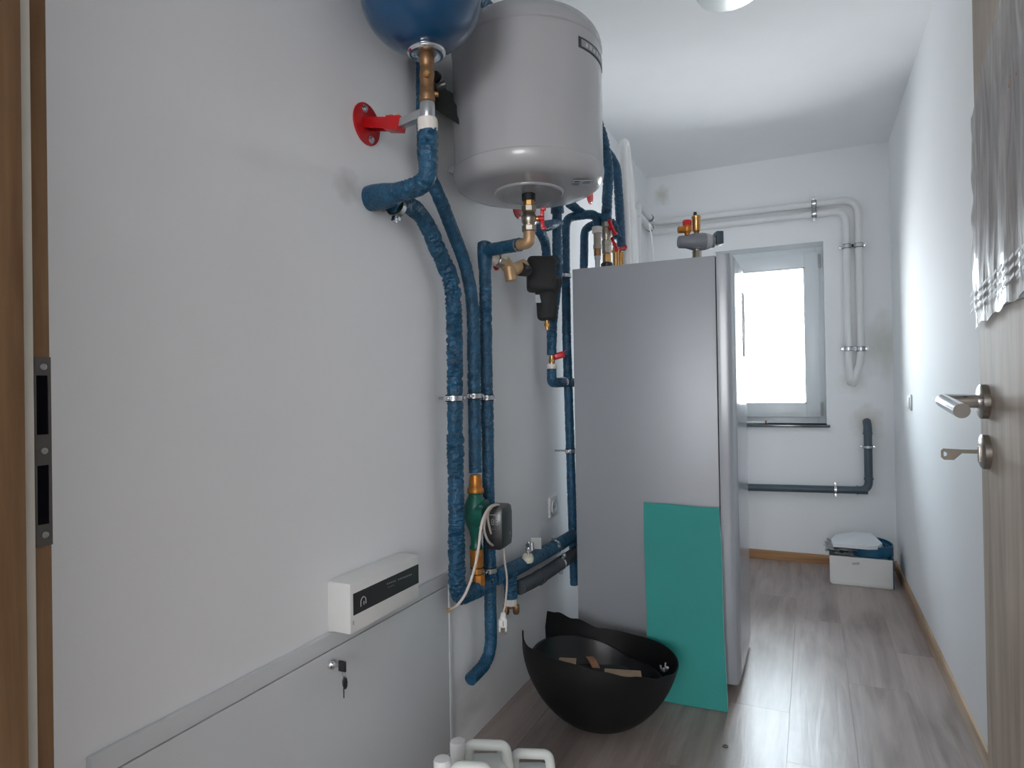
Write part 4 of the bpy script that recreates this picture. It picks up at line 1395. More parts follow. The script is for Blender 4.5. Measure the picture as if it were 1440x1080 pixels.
# slightly wavy edges
def strip(p, q_, n, amp, ph):
    out = []
    for i in range(n):
        t = i / n
        out.append(p.lerp(q_, t) + (V((1, 0, 0)) if abs((q_ - p).z) > 0.3 else V((0, 0, 1))) * (amp * math.sin(ph + t * 9)))
    return out
outl = strip(bA, bB, 10, 0.0012, 0) + strip(bB, tB_, 14, 0.0018, 1) + strip(tB_, tA_, 8, 0.001, 2) + strip(tA_, bA, 14, 0.0018, 3)
th = -nrm * 0.020
m_ = MB().poly(outl, th)
o = m_.build('board_core', 'teal_foam', bt, smooth=False)
o.data.materials.append(MATS['teal_foam_edge'])
for p in o.data.polygons:
    if abs(p.normal.dot(nrm)) < 0.7: p.material_index = 1
# dents on its face
m_ = MB()

# ================================================================== black tub with things in it
bc0 = V((-0.648, 2.045, 0))
TR = 0.258
vr = V((0.956, 0.293, 0))
vf = V((-0.293, 0.956, 0))
hk = [(0, .222), (30, .222), (60, .218), (90, .225), (112, .262), (128, .296), (139, .310), (141, .20), (150, .15), (168, .15), (178, .22), (181, .30), (184, .312), (190, .300), (205, .296), (225, .306), (250, .302), (270, .288), (292, .268), (315, .243), (340, .224), (360, .222)]
def hrim(a):
    a %= 360
    for (a0_, h0_), (a1_, h1_) in zip(hk, hk[1:]):
        if a0_ <= a <= a1_:
            t = (a - a0_) / (a1_ - a0_)
            t = t * t * (3 - 2 * t) if a1_ - a0_ > 5 else t
            return h0_ + (h1_ - h0_) * t
tub = thing('black_tub', 'black flexible plastic tub with cut wavy rim on the floor', 'tub', bc0)
def shell(R, hf, z0, n=144, k=16, dz=0.0, t_=0.004):
    vs, fs = [], []
    def rad(z):
        tt = max(0.0, min(1.0, (z - z0) / 0.265))
        return R * (0.04 + 0.96 * math.sqrt(max(0.0, 1 - (1 - tt) ** 1.7)))
    for inner in (0, 1):
        for i in range(n):
            a = 360 * i / n
            h = hf(a)
            for j in range(k + 1):
                z = z0 + (h - z0) * j / k + (t_ if inner and j < k else 0) * (1 - j / k)
                r = rad(z) - (t_ if inner else 0)
                ar = math.radians(a)
                vs.append(bc0 + vr * (r * math.cos(ar)) + vf * (r * math.sin(ar)) + V((0, 0, z + dz)))
    N_ = n * (k + 1)
    for inner in (0, 1):
        o = N_ * inner
        for i in range(n):
            i2 = (i + 1) % n
            for j in range(k):
                fs.append((o + i * (k + 1) + j, o + i2 * (k + 1) + j, o + i2 * (k + 1) + j + 1, o + i * (k + 1) + j + 1))
        fs.append(tuple(o + i * (k + 1) for i in range(n)))
    for i in range(n):
        i2 = (i + 1) % n
        fs.append((i * (k + 1) + k, i2 * (k + 1) + k, N_ + i2 * (k + 1) + k, N_ + i * (k + 1) + k))
    return MB().add(vs, fs)
shell(TR, hrim, 0.001).build('tub_shell', 'black_shell', tub)
# inner ledge seen on the far side
def hin(a): return 0.150 + 0.075 * max(0.0, math.cos(math.radians(a - 150)))
shell(TR * 0.95, hin, 0.012, 96, 12, 0.0, 0.010).build('inner_shell', 'black_plastic', tub)
# contents
z_c = 0.225
m_ = MB()
cp = at(835, 932, z=0.235)
m_.sweep(spline([cp + V((-0.02, -0.03, -0.02)), cp + V((-0.008, -0.005, 0.01)), cp + V((0.0, 0.02, 0.012)), cp + V((0.004, 0.05, -0.01))], 6), 0.014, 10, 0.006)
lea = MB()
pts = spline([at(829, 923, z=0.178), at(834, 930, z=0.182), at(842, 946, z=0.160)], 6)
vs = []
wv = vr * 0.013
for p in pts: vs += [p - wv, p + wv, p + wv + V((0, 0, -0.003)), p - wv + V((0, 0, -0.003))]
fs = []
for i in range(len(pts) - 1):
    for k in range(4): fs.append((i * 4 + k, i * 4 + (k + 1) % 4, (i + 1) * 4 + (k + 1) % 4, (i + 1) * 4 + k))
fs += [(0, 1, 2, 3), tuple((len(pts) - 1) * 4 + k for k in range(4))]
lea.add(vs, fs)
single(lea.build('leather_strap', 'tan_leather'), 'tan leather strap lying inside the black tub', 'strap')
c0 = at(880, 946, z=0.172)
cbd = MB().obox(c0 + V((-0.01, 0.0, -0.004)), (0.12, 0.05, 0.004), vr + V((0, 0, -0.02)), vf, 0.0005)
single(cbd.build('cardboard_sheet', 'cardboard', None, smooth=False), 'strip of brown cardboard inside the black tub, right of the strap', 'cardboard')
c1 = at(798, 930, z=0.172)
cbd = MB().obox(c1, (0.06, 0.05, 0.004), vr, vf, 0.0005)
single(cbd.build('cardboard_scrap', 'cardboard', None, smooth=False), 'small brown scrap inside the black tub, left of the strap', 'cardboard')
bag = MB().obox(V((-0.648, 2.045, 0.105)), (0.22, 0.20, 0.13), vr, vf, 0.05, 4)
single(bag.build('tool_bag', 'black_rubber'), 'black soft bag filling the inside of the black tub', 'bag')
mf = thing('metal_fittings', 'small shiny metal fittings at the right inside of the black tub', 'fittings', at(938, 944, z=0.18))
rr_ = random.Random(3)
for k in range(6):
    p = at(927 + rr_.random() * 13, 946 - rr_.random() * 9, z=0.18)
    m_ = MB()
    if k % 2: m_.hexn(p, p + V((rr_.uniform(-.008, .008), rr_.uniform(-.008, .008), 0.010)), 0.006)
    else: m_.cyl(p, p + V((rr_.uniform(-.016, .016), rr_.uniform(-.016, .016), 0.012)), 0.0035, seg=8)
    m_.build('fitting', 'steel', mf)

# nut on the floor
q = at(1020, 1050, z=0)
single(MB().ring(q + V((0, 0, 0.002)), (0, 0, 1), 0.004, 0.0045, 0.003, 20).build('washer', 'dark_steel'), 'tiny dark washer lying on the floor in front of the cabinet', 'washer')

# ================================================================== fittings on top of the cabinet
KT = KZ1 + 0.003
# safety group
sg0 = at(980, 360, y=2.56)
sgx, sgy = sg0.x, sg0.y
sg = thing('safety_group', 'grey safety group with red relief valve and brass vent on the cabinet top', 'valve', (sgx, sgy, KT))
def zs(y): return at(980, y, y=2.56).z
m_ = MB()
m_.lathe((sgx, sgy, 0), (0, 0, 1), [(0, KT - 0.002), (0.030, KT - 0.002), (0.030, KT + 0.001), (0.016, KT + 0.002), (0, KT + 0.002)], 24)
m_.build('base_washer', 'dark_grey_plastic', sg)
m_ = MB().hexn((sgx, sgy, KT + 0.001), (sgx, sgy, zs(353)), 0.0185, 8)
m_.cyl((sgx, sgy, zs(354)), (sgx, sgy, zs(346)), 0.0135, seg=18)
m_.build('base_nut', 'nickel', sg)
zc_ = zs(340)
dr = V((0.90, 0.43, 0)).normalized()
pc = V((sgx, sgy, zc_))
m_ = MB()
m_.lathe(pc - dr * 0.072, dr, [(0, 0), (0.020, 0), (0.024, 0.004), (0.025, 0.03), (0.028, 0.04), (0.033, 0.06), (0.034, 0.095), (0.033, 0.105), (0, 0.105)], 28)
m_.cyl(pc + V((0, 0, -0.03)), pc + V((0, 0, 0)), 0.022, seg=20)
m_.build('insulated_body', 'grey_valve', sg)
MB().lathe(pc + dr * 0.033, dr, [(0, 0), (0.033, 0), (0.031, 0.012), (0.027, 0.022), (0, 0.022)], 28).build('gauge_ring', 'grey_ring', sg)
MB().lathe(pc + dr * 0.055, dr, [(0, 0), (0.026, 0), (0.024, 0.012), (0.016, 0.017), (0, 0.017)], 28).build('gauge_collar', 'grey_valve', sg)
MB().obox(pc + dr * 0.085 + V((0, 0, 0.012)), (0.028, 0.048, 0.050), dr, V((-0.43, 0.9, 0)), 0.005).build('pressure_gauge', 'blue_grey_cap', sg)
rvx = pc - dr * 0.036
m_ = MB()
m_.cyl(rvx + V((0, 0, 0.026)), rvx + V((0, 0, 0.038)), 0.010, seg=14)
m_.lathe(rvx + V((0, 0, 0.034)), (0, 0, 1), [(0, 0), (0.012, 0), (0.0165, 0.008), (0.0175, 0.022), (0.016, 0.03), (0, 0.03)], 20)
m_.cyl(rvx + V((0, 0, 0.048)), rvx + V((0, 0, 0.048)) - dr * 0.036, 0.0135, seg=18, bev=0.002)
m_.build('relief_valve', 'orange_brass', sg)
MB().lathe(rvx + V((0, 0, 0.063)), (0, 0, 1), [(0, 0), (0.0175, 0), (0.0175, 0.016), (0.0155, 0.021), (0, 0.022)], 10).build('relief_knob', 'red_plastic', sg)
vx = pc + V((0, 0, 0))
MB().lathe(vx, (0, 0, 1), [(0, 0.030), (0.009, 0.030), (0.011, 0.038), (0.0155, 0.042), (0.0155, 0.088), (0.0175, 0.092), (0.018, 0.098), (0.016, 0.101), (0, 0.102)], 24).build('air_vent', 'brass', sg)
MB().lathe(vx + V((-0.004, 0, 0)), (0, 0, 1), [(0, 0.101), (0.0075, 0.101), (0.006, 0.116), (0, 0.117)], 14).build('vent_cap', 'black_plastic', sg)

# blue pipe with the tall ball valve
Y1 = 2.65
vx1 = at(853, 345, y=Y1)
def z1_(y): return at(853, y, y=Y1).z
vv = thing('ball_valve', 'tall nickel ball valve with red handle on the cabinet top, under a blue pipe', 'valve', (vx1.x, Y1, KT))
MB().lathe((vx1.x, Y1, 0), (0, 0, 1), [(0, KT), (0.026, KT), (0.026, z1_(371)), (0.020, z1_(369)), (0, z1_(369))], 10).build('base_nut', 'black_plastic', vv)
m_ = MB().hexn((vx1.x, Y1, z1_(370)), (vx1.x, Y1, z1_(358)), 0.019, 8)
m_.cyl((vx1.x, Y1, z1_(359)), (vx1.x, Y1, z1_(355)), 0.0165, seg=18)
m_.build('lower_union', 'brass', vv)
m_ = MB().hexn((vx1.x, Y1, z1_(357)), (vx1.x, Y1, z1_(345)), 0.021, 8)
valve_body(m_, (vx1.x, Y1, z1_(346)), (vx1.x, Y1, z1_(312)), 0.0205)
m_.build('valve_body', 'nickel', vv)
m_ = MB()
hv = V((vx1.x, Y1, z1_(322))) + V((0.72, -0.35, 0)).normalized() * 0.028
butterfly(m_, hv, V((0.85, -0.3, 0.1)), V((0.35, 0.2, -1)), 1.0)
m_.build('wing_handle', 'red_plastic', vv)
MB().cyl(V((vx1.x, Y1, z1_(322))), hv, 0.006, seg=12).build('valve_stem', 'brass', vv)
wrapped('insulated_pipe', 'wrinkled blue-wrapped pipe rising from the tall valve past the heater',
        [V((vx1.x, Y1, z1_(313))), at(854.5, 262, y=Y1), at(856, 235, y=2.63), at(848, 195, y=2.60), at(832, 150, y=2.58)], 0.0215, 0.04, 45.0, 0.07)
# two small red valves and the pipe that arches over
Y2 = 2.78
for (px, pyt, pyb, yy, lb, rr__) in ((866, 349, 372, 2.74, 'small red-handled valve on cabinet top, right beside the tall valve', 0.012),
                              (873, 356, 373, 2.80, 'rearmost small red-handled valve on the cabinet top', 0.011)):
    c_ = at(px, pyt, y=yy)
    t = thing('ball_valve', lb, 'valve', (c_.x, yy, KT))
    m_ = MB().cyl((c_.x, yy, KT), (c_.x, yy, KT + 0.02), rr__ * 1.15, seg=14)
    m_.hexn((c_.x, yy, KT + 0.02), (c_.x, yy, KT + 0.045), rr__ * 1.35)
    m_.cyl((c_.x, yy, KT + 0.045), (c_.x, yy, c_.z + 0.004), rr__ * 1.2, seg=16)
    m_.build('valve_body', 'brass', t)
    m_ = MB()
    butterfly(m_, V((c_.x, yy - 0.02, c_.z + 0.012)), V((0.2, -1, 0)), V((-0.35, 0.1, 0.8)) if px < 870 else V((1, 0.2, 0.35)), 1.0)
    m_.build('wing_handle', 'red_plastic', t)
wrapped('insulated_pipe', 'blue-wrapped pipe arching down to the rear red valve beside the white hose',
        [at(838, 200, y=2.68), at(857, 216, y=2.72), at(867, 234, y=2.76), at(871, 290, y=2.79), at(874, 352, y=2.80)], 0.019, 0.045, 49.0, 0.04)
# connector with tape and the short pipe behind
Y3 = 2.60
c3 = at(840, 350, y=Y3)
cn3 = thing('pipe_connector', 'steel and brass connector with white tape band left of the tall valve', 'connector', (c3.x, Y3, KT))
def z3(y): return at(841, y, y=Y3).z
MB().lathe((c3.x, Y3, 0), (0, 0, 1), [(0, KT), (0.011, KT), (0.011, z3(366)), (0.0135, z3(364)), (0.0135, z3(360)), (0.011, z3(358)), (0, z3(358))], 14).build('lower_union', 'grey_ring', cn3)
MB().hexn((c3.x, Y3, z3(360)), (c3.x, Y3, z3(349)), 0.0155, 8).build('brass_nut', 'old_brass', cn3)
MB().lathe((c3.x, Y3, 0), (0, 0, 1), [(0, z3(350)), (0.0175, z3(350)), (0.0175, z3(345)), (0.0155, z3(343)), (0.0155, z3(327)), (0, z3(327))], 20).build('steel_sleeve', 'nickel', cn3)
MB().cyl((c3.x, Y3, z3(328)), (c3.x, Y3, z3(319)), 0.021, seg=22, bev=0.001).build('tape_band', 'white_tape', cn3)
wrapped('insulated_pipe', 'short blue-wrapped elbow rising from the cabinet top behind the taped connector',
        [at(821, 378, y=2.72), at(822, 322, y=2.72), at(840, 314, y=2.72)], 0.0185, 0.035, 53.0, 0.03)
# white hose, an upside-down U
wh = thing('white_hose', 'white hose looping up and back down on the cabinet top', 'hose', at(883, 374, y=2.86))
c5 = at(882, 378, y=2.84)
pts = [V((c5.x, 2.84, KT)), at(880, 300, y=2.84), at(876.5, 225, y=2.84), at(877, 203, y=2.87), at(880, 205, y=2.92), at(884, 240, y=2.95), at(888, 300, y=2.95), V((at(892, 372, y=2.95).x, 2.945, KT))]
MB().sweep(spline(pts, 10), 0.0185, 18, 0.008, wrap=0.012, seed=3).build('hose_tube', 'white_pipe', wh)
# stub and grommet
c6 = at(905, 372, y=2.80)
stb = thing('pipe_stub', 'short brass stub with black base on the cabinet top beside white hose', 'connector', (c6.x, 2.80, KT))
MB().cyl((c6.x, 2.80, KT), (c6.x, 2.80, KT + 0.035), 0.017, seg=18, bev=0.001).build('stub_base', 'black_plastic', stb)
MB().hexn((c6.x, 2.80, KT + 0.034), (c6.x, 2.80, KT + 0.062), 0.011).build('stub_thread', 'old_brass', stb)
c7 = at(921, 366, y=2.80)
gr = thing('cable_grommet', 'black cable grommet with thin white cable on the cabinet top', 'cable', (c7.x, 2.80, KT))
MB().cyl((c7.x + 0.006, 2.80, KT), (c7.x - 0.004, 2.80, KT + 0.05), 0.013, 0.008, 14, 0.002).build('grommet_body', 'black_plastic', gr)
pts = [V((c7.x - 0.004, 2.80, KT + 0.048)), at(917, 335, y=3.0), at(913, 315, y=3.5), V((-0.93, 4.30, 2.16)), V((-0.945, 4.28, 2.26))]
MB().sweep(spline(pts, 10), 0.0035, 8, 0.015).build('thin_cable', 'white_plastic', gr)

# ================================================================== white pipes on the walls
rW = 0.021
x1_, x2_ = 0.279, 0.213
YP = YB - 0.035
wp1 = thing('white_wall_pipe', 'upper and outer of the two white pipes framing the window', 'pipe', (0.24, YB, 1.12))
MB().sweep(rounded([(-0.95, 3.93, 1.45), (-0.95, 3.93, 2.26), (-0.95, YP, 2.235), (x1_, YP, 2.225), (x1_, YP, 1.26), (0.240, YB - 0.03, 1.135), (0.238, YB + 0.004, 1.115)], [0, .05, .06, .09, .06, .03, 0]), rW, 20, 0.02).build('pipe_tube', 'white_pipe', wp1)
wp2 = thing('white_wall_pipe', 'lower and inner of the two white pipes framing the window', 'pipe', (0.22, YB, 1.12))
MB().sweep(rounded([(-0.95, 3.83, 1.45), (-0.95, 3.83, 2.19), (-0.95, YP, 2.17), (x2_, YP, 2.163), (x2_, YP, 1.24), (0.222, YB - 0.03, 1.135), (0.222, YB + 0.004, 1.12)], [0, .05, .06, .07, .06, .03, 0]), rW, 20, 0.02).build('pipe_tube', 'white_pipe', wp2)
WALLN = V((0, 1, 0))
def wclamp(p, ax, lb): clamp(lb, p, ax, rW, V((p[0], YB, p[2])), w=0.020)
wclamp(V((0.04, YP, 2.227)), (1, 0, 0), 'steel clamp on the upper white pipe above the window')
wclamp(V((0.04, YP, 2.164)), (1, 0, 0), 'steel clamp on the lower white pipe above the window')
wclamp(V((x2_, YP, 1.946)), (0, 0, 1), 'upper steel clamp on the white pipe nearest the window')
wclamp(V((x1_, YP, 1.946)), (0, 0, 1), 'upper steel clamp on the white pipe nearest the right wall')
wclamp(V((x2_, YP, 1.325)), (0, 0, 1), 'lower steel clamp on the white pipe nearest the window')
wclamp(V((x1_, YP, 1.322)), (0, 0, 1), 'lower steel clamp on the white pipe nearest the right wall')
c8 = V((-0.95, 4.25, 2.243))
clp = thing('pipe_clamp', 'dark clip around the white pipes in the far left corner', 'clamp', c8)
MB().ring(V((-0.95, 4.25, 2.241)), (0, 1, 0), rW + 0.0006, 0.003, 0.012).build('band', 'dark_grey_plastic', clp)
MB().ring(V((-0.95, 4.25, 2.174)), (0, 1, 0), rW + 0.0006, 0.003, 0.012).build('band', 'dark_grey_plastic', clp)

# drain pipe
dp = thing('drain_pipe', 'dark grey plastic drain pipe with elbow on the back wall under the window', 'pipe', (0.31, YB, 0.88))
YD = YB - 0.040
rD = 0.0225
MB().sweep(rounded([(-0.80, YD, 0.449), (0.306, YD, 0.475), (0.306, YD, 0.86), (0.305, YB + 0.003, 0.885)], [0, 0.055, 0.05, 0]), rD, 24, 0.015).build('drain_tube', 'drain_grey', dp)
m_ = MB()
for (p, ax) in (((0.245, YD, 0.4735), (1, 0, 0)), ((0.306, YD, 0.545), (0, 0, 1)), ((0.3055, YD, 0.815), (0, 0, 1))):
    m_.ring(p, ax, rD - 0.001, 0.0045, 0.010)
m_.build('socket_rim', 'drain_grey', dp)
m_ = MB()
m_.ring((0.275, YD, 0.4742), (1, 0, 0), rD - 0.001, 0.002, 0.05)
m_.ring((0.306, YD, 0.83), (0, 0, 1), rD - 0.001, 0.002, 0.03)
m_.build('socket_sleeve', 'drain_grey', dp)
clamp('steel clamp on the horizontal part of the drain pipe', V((0.128, YD, 0.471)), (1, 0.0, 0.023), rD, V((0.128, YB, 0.471)), w=0.014)
clamp('steel clamp on the vertical part of the drain pipe', V((0.306, YD, 0.735)), (0, 0, 1), rD, V((0.306, YB, 0.735)), w=0.014)

# thing left on the sill
pA_, pB2 = at(1048, 593.5, y=4.45), at(1077, 593.5, y=4.45)
sh = thing('loose_handle', 'loose white plastic handle lying on the dark window sill', 'handle', (pA_.x, 4.45, WZ0))
MB().obox(V(((pA_.x + pB2.x) / 2, 4.45, WZ0 + 0.010)), (0.135, 0.024, 0.016), V((1, 0.1, 0)), V((0, 1, 0)), 0.005, 3).build('grip', 'white_plastic', sh)
MB().obox(V((pB2.x + 0.018, 4.448, WZ0 + 0.014)), (0.040, 0.018, 0.012), V((1, 0, 0.45)), V((0, 1, 0)), 0.003).build('neck', 'white_plastic', sh)
MB().box((pB2.x - 0.004, 4.435, WZ0 + 0.002), (pB2.x + 0.006, 4.465, WZ0 + 0.022), 0.002).build('spindle', 'old_brass', sh)

# ================================================================== box in the far corner
BX0, BX1, BY0, BY1, BZ = 0.080, 0.385, 3.985, 4.26, 0.158
bx = thing('white_box', 'white open box with rounded bottom corners in the far right corner', 'box', ((BX0 + BX1) / 2, 4.1, 0))
def rrect(x0, x1, z0, z1, r, y):
    out = []
    for (cx, cz, a0) in ((x0 + r, z0 + r, 180), (x1 - r, z0 + r, 270)):
        for i in range(6):
            a = math.radians(a0 + 90 * i / 5)
            out.append((cx + r * math.cos(a), y, cz + r * math.sin(a)))
    out += [(x1, y, z1), (x0, y, z1)]
    return out
skew = V((0, -0.012, 0))
o1 = rrect(BX0, BX1, 0.001, BZ, 0.016, BY0)
MB().poly(o1, (0, 0.004, 0)).build('front_panel', 'white_plastic', bx)
MB().box((BX0 + 0.01, BY0 - 0.0015, 0.004), (BX1 - 0.01, BY0 - 0.0002, 0.030), 0.0005).build('front_lip', 'white_plastic', bx)
MB().box((BX0 + 0.004, BY0 + 0.005, 0.001), (BX0 + 0.008, BY1, BZ - 0.01)).build('side_panel', 'dark_grey_plastic', bx)
MB().box((BX1 + 0.001, BY0 + 0.002, 0.001), (BX1 + 0.006, BY1, BZ + 0.01)).build('side_panel', 'blue_hose', bx)
MB().box((BX0 + 0.008, BY1 - 0.004, 0.001), (BX1 + 0.001, BY1, BZ - 0.01)).build('rear_panel', 'white_plastic', bx)
MB().box((BX0 + 0.008, BY0 + 0.005, 0.001), (BX1 + 0.001, BY1 - 0.004, 0.006)).build('bottom_panel', 'white_plastic', bx)
m_ = MB()
lg = at(1204, 793, y=BY0 - 0.001)
for k, (dx, hgt) in enumerate(((-0.016, 0.010), (-0.009, 0.011), (-0.002, 0.010), (0.005, 0.011), (0.012, 0.012))):
    for s_ in (-1, 1):
        m_.obox(lg + V((dx, 0, s_ * hgt * 0.3 + 0.002 * k * 0.4)), (0.0052, 0.0008, hgt * 0.42), V((1, 0, 0.05)), V((0, 1, 0)))
m_.build('printed_mark', 'grey_ink', bx)
# rolled blue flat strip on the right of the box
hr = thing('rolled_strip', 'dark blue flat strip rolled up on top of the white box', 'roll', (0.30, 4.11, BZ))
turns = []
cxr, cyr = 0.285, 4.118
for k, (ra, rb) in enumerate(((0.118, 0.112), (0.102, 0.098), (0.088, 0.083), (0.073, 0.07))):
    m_ = MB()
    vs, fs = [], []
    n = 40
    z0_, z1_v = BZ - 0.004 + 0.002 * k, BZ + 0.043 + 0.012 * (k == 0)
    for i in range(n + 1):
        a = math.radians(-150 + 285 * i / n)
        zt = z1_v + 0.018 * max(0, math.sin(a)) 
        for rr2 in (0, -0.006):
            for z in (z0_ , zt):
                vs.append((cxr + (ra + rr2) * math.cos(a), cyr + (rb + rr2) * 0.92 * math.sin(a), z))
    for i in range(n):
        o = i * 4
        for (p, q_) in ((0, 1), (1, 3), (3, 2), (2, 0)): fs.append((o + p, o + q_, o + 4 + q_, o + 4 + p))
    fs += [(0, 1, 3, 2), (n * 4, n * 4 + 2, n * 4 + 3, n * 4 + 1)]
    m_.add(vs, fs)
    m_.build('coil', 'blue_hose', hr)
# crumpled foil and paper sheets
def crumple(name, m, x0, x1, y0, y1, z, amp, seed, nx=26, ny=16, label='', cat='', tilt=(0, 0), thick=0.0015, edge=0.01):
    vs, fs = [], []
    for lay in (0, 1):
        for j in range(ny + 1):
            for i in range(nx + 1):
                u, v_ = i / nx, j / ny
                ex = edge * noise.noise(V((v_ * 6, seed, 1))) * (1 if i in (0, nx) else 0)
                ey = edge * noise.noise(V((u * 8, seed, 5))) * (1 if j in (0, ny) else 0)
                zz = z + amp * (noise.noise(V((u * 5, v_ * 4, seed))) + 0.5 * abs(noise.noise(V((u * 13, v_ * 9, seed + 4))))) + tilt[0] * (u - .5) + tilt[1] * (v_ - .5)
                vs.append((x0 + (x1 - x0) * u + ex, y0 + (y1 - y0) * v_ + ey, zz - lay * thick))
    w_ = nx + 1
    N_ = w_ * (ny + 1)
    for lay in (0, 1):
        for j in range(ny):
            for i in range(nx):
                a = lay * N_ + j * w_ + i
                fs.append((a, a + 1, a + w_ + 1, a + w_))
    for i in range(nx):
        fs.append((i, i + 1, N_ + i + 1, N_ + i))
        a = ny * w_ + i
        fs.append((a, a + 1, N_ + a + 1, N_ + a))
    for j in range(ny):
        a = j * w_
        fs.append((a, a + w_, N_ + a + w_, N_ + a))
        a = j * w_ + nx
        fs.append((a, a + w_, N_ + a + w_, N_ + a))
    o = MB().add(vs, fs).build(name, m)
    return single(o, label, cat)
crumple('plastic_wrap', 'grey_foil', 0.062, 0.20, 3.98, 4.20, 0.176, 0.016, 3.0, label='crumpled grey plastic wrap on the left of the white box', cat='wrapping', edge=0.022)
crumple('plastic_wrap', 'grey_foil', 0.070, 0.22, 3.985, 4.22, 0.192, 0.014, 8.0, label='thin grey foil layer directly under the white packing slab', cat='wrapping', edge=0.022)
# white packing piece, flat with a raised corner
pk = MB()
outl = [(0.100, 4.000), (0.275, 3.998), (0.32, 4.02), (0.345, 4.07), (0.325, 4.15), (0.30, 4.22), (0.22, 4.235), (0.12, 4.20), (0.092, 4.10)]
def pz(x, y): return 0.203 + 0.16 * max(0, (y - 4.03)) * 0.9 * min(1, max(0.1, (x - 0.05) / 0.2))
n = len(outl)
vs = [V((x, y, pz(x, y))) for x, y in outl] + [V((x, y, pz(x, y) + 0.020)) for x, y in outl] + [V((0.21, 4.11, pz(0.21, 4.11) + 0.026)), V((0.21, 4.11, pz(0.21, 4.11)))]
fs = [(i, (i + 1) % n, n + (i + 1) % n, n + i) for i in range(n)] + [(n + i, n + (i + 1) % n, 2 * n) for i in range(n)] + [((i + 1) % n, i, 2 * n + 1) for i in range(n)]
pk.add(vs, fs)
single(pk.build('packing_slab', 'polystyrene', None, smooth=False), 'white packing slab lying on top of the white box', 'packing')

# ================================================================== jerrycans near the camera
CU, CV = V((0.906, 0.423, 0)), V((-0.423, 0.906, 0))
def jerrycan(cap, length, label, htop):
    """cap: point on top of the cap; the handle runs to the right of it"""
    t = thing('jerrycan', label, 'jerrycan', V((cap.x, cap.y, 0)) + CU * 0.05, 'white jerrycans')
    c = V((cap.x, cap.y, 0)) + CU * 0.052
    zt = cap.z
    body_h = zt - 0.046
    m_ = MB()
    # body with sloping shoulders
    vs, fs = [], []
    def ringv(hl, hw, z, r, n=5, off=0.0):
        out = []
        for (sx, sy, a0) in ((1, 1, 0), (-1, 1, 90), (-1, -1, 180), (1, -1, 270)):
            for i in range(n):
                a = math.radians(a0 + 90 * i / (n - 1))
                out.append(c + CU * (off + sx * (hl - r) + r * math.cos(a)) + CV * (sy * (hw - r) + r * math.sin(a)) + V((0, 0, z)))
        return out
    L2 = length / 2
    HW = 0.047
    rs = [ringv(L2 - .008, HW - .008, 0.001, .02), ringv(L2, HW, 0.010, .026), ringv(L2, HW, 0.075, .026), ringv(L2 - .003, HW - .003, 0.080, .024), ringv(L2 - .003, HW - .003, 0.088, .024), ringv(L2, HW, .093, .026),
          ringv(L2, HW, body_h - .035, .026), ringv(L2 - .004, HW - .004, body_h - .018, .024), ringv(L2 - .018, HW - .014, body_h - .004, .020), ringv(L2 - .030, HW - .022, body_h, .016)]
    n = len(rs[0])
    for r_ in rs: vs += r_
    for k in range(len(rs) - 1):
        for i in range(n): fs.append((k * n + i, k * n + (i + 1) % n, (k + 1) * n + (i + 1) % n, (k + 1) * n + i))
    fs += [tuple(range(n))[::-1], tuple((len(rs) - 1) * n + i for i in range(n))]
    m_.add(vs, fs)
    m_.build('can_body', 'can_plastic', t)
    cp_ = V((cap.x, cap.y, 0))
    m_ = MB().lathe(cp_, (0, 0, 1), [(0.024, body_h - 0.02), (0.019, body_h), (0.017, zt - 0.022), (0, zt - 0.022)], 22)
    m_.build('neck', 'can_plastic', t)
    prof_ = [(0, zt - 0.030), (0.0185, zt - 0.030), (0.019, zt - 0.006), (0.0165, zt - 0.001), (0, zt)]
    MB().lathe(cp_, (0, 0, 1), prof_, 30).build('screw_cap', 'cap_plastic', t)
    m_ = MB()
    a0 = cp_ + CU * 0.024
    a1 = c + CU * (L2 - 0.016)
    hp = rounded([a0 + V((0, 0, body_h - 0.01)), a0 + CU * 0.002 + V((0, 0, htop)), a1 + V((0, 0, htop - 0.004)), a1 + CU * 0.006 + V((0, 0, body_h - 0.02))], 0.016)
    m_.sweep(hp, 0.0120, 14, 0.005)
    m_.build('handle', 'can_plastic', t)
    return t
jerrycan(at(644, 1041, z=0.300), 0.150, 'middle white jerrycan, its handle standing highest of the three', 0.290)
jerrycan(at(622, 1066, z=0.340), 0.118, 'white jerrycan at the left end, close to the manifold cabinet', 0.322)
jerrycan(at(709, 1055, z=0.220), 0.150, 'rightmost and shortest of the three white jerrycans', 0.212)

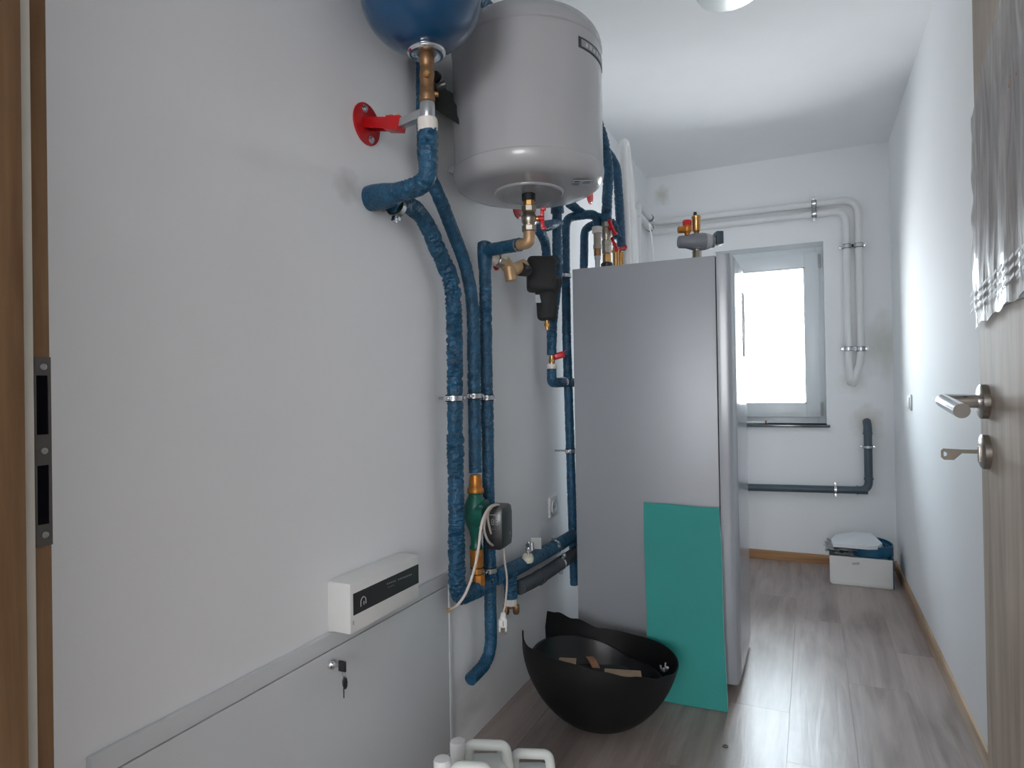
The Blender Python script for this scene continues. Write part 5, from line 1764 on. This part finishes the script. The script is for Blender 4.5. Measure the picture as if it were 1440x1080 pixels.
# ================================================================== wrapped sheet taped on the door
XS = XD - 0.0045
fm = thing('plastic_cover', 'crumpled clear plastic film taped over paper on the wooden door', 'film', (XS, 1.15, 1.3))
yr, yl = 0.80, 1.256
vs, fs = [], []
ny, nz = 46, 60
def zbot(y): return 1.205 + 0.018 * (yl - y) / 0.2 + 0.003 * math.sin(y * 90)
def ztop(y):
    t = (yl - y) / 0.19
    return 1.545 + 0.10 * min(1.0, max(0, t)) + 0.02 * noise.noise(V((y * 20, 2, 2)))
for lay in (0, 1):
    for j in range(nz + 1):
        for i in range(ny + 1):
            y = yl + (yr - yl) * i / ny
            zb_, zt_ = zbot(y), ztop(y)
            z = zb_ + (zt_ - zb_) * j / nz
            d = 0.0035 * (0.5 + noise.noise(V((y * 26, z * 5, 1.3)))) + 0.003 * abs(noise.noise(V((y * 60, z * 9, 4.1))))
            if i < 2: d += 0.003 * noise.noise(V((z * 30, 0, 0)))
            vs.append((XS - max(0, d) - 0.0006 * lay, y, z))
w_ = ny + 1
N_ = w_ * (nz + 1)
for lay in (0, 1):
    for j in range(nz):
        for i in range(ny):
            a = lay * N_ + j * w_ + i
            fs.append((a, a + 1, a + w_ + 1, a + w_))
for i in range(ny):
    fs.append((i, i + 1, N_ + i + 1, N_ + i))
    a = nz * w_ + i
    fs.append((a, a + 1, N_ + a + 1, N_ + a))
MB().add(vs, fs).build('film', 'plastic_film', fm)
MB().box((XD - 0.003, 0.82, 1.225), (XD - 0.0003, 1.246, 1.56), 0).build('paper_sheet', 'sticker_grey', fm)
m_ = MB()
for r_i in range(3):
    for k in range(14):
        y = 1.245 - k * 0.028
        z = 1.232 + 0.013 * r_i + (1.256 - y) * 0.09
        m_.obox(V((XS - 0.0075, y, z)), (0.0004, 0.022, 0.0045), V((1, 0, 0)), V((0, 1, -0.2)))
m_.build('printed_stripe', 'pale_mark', fm)
m_ = MB()
for (px, py) in ((1421, 113), (1419, 121), (1429, 104)):
    m_.cyl(at(px, py, x=XS - 0.006), at(px, py, x=XS - 0.006) + V((-0.0008, 0, 0)), 0.0022, seg=8)
m_.build('printed_mark', 'tan_leather', fm)
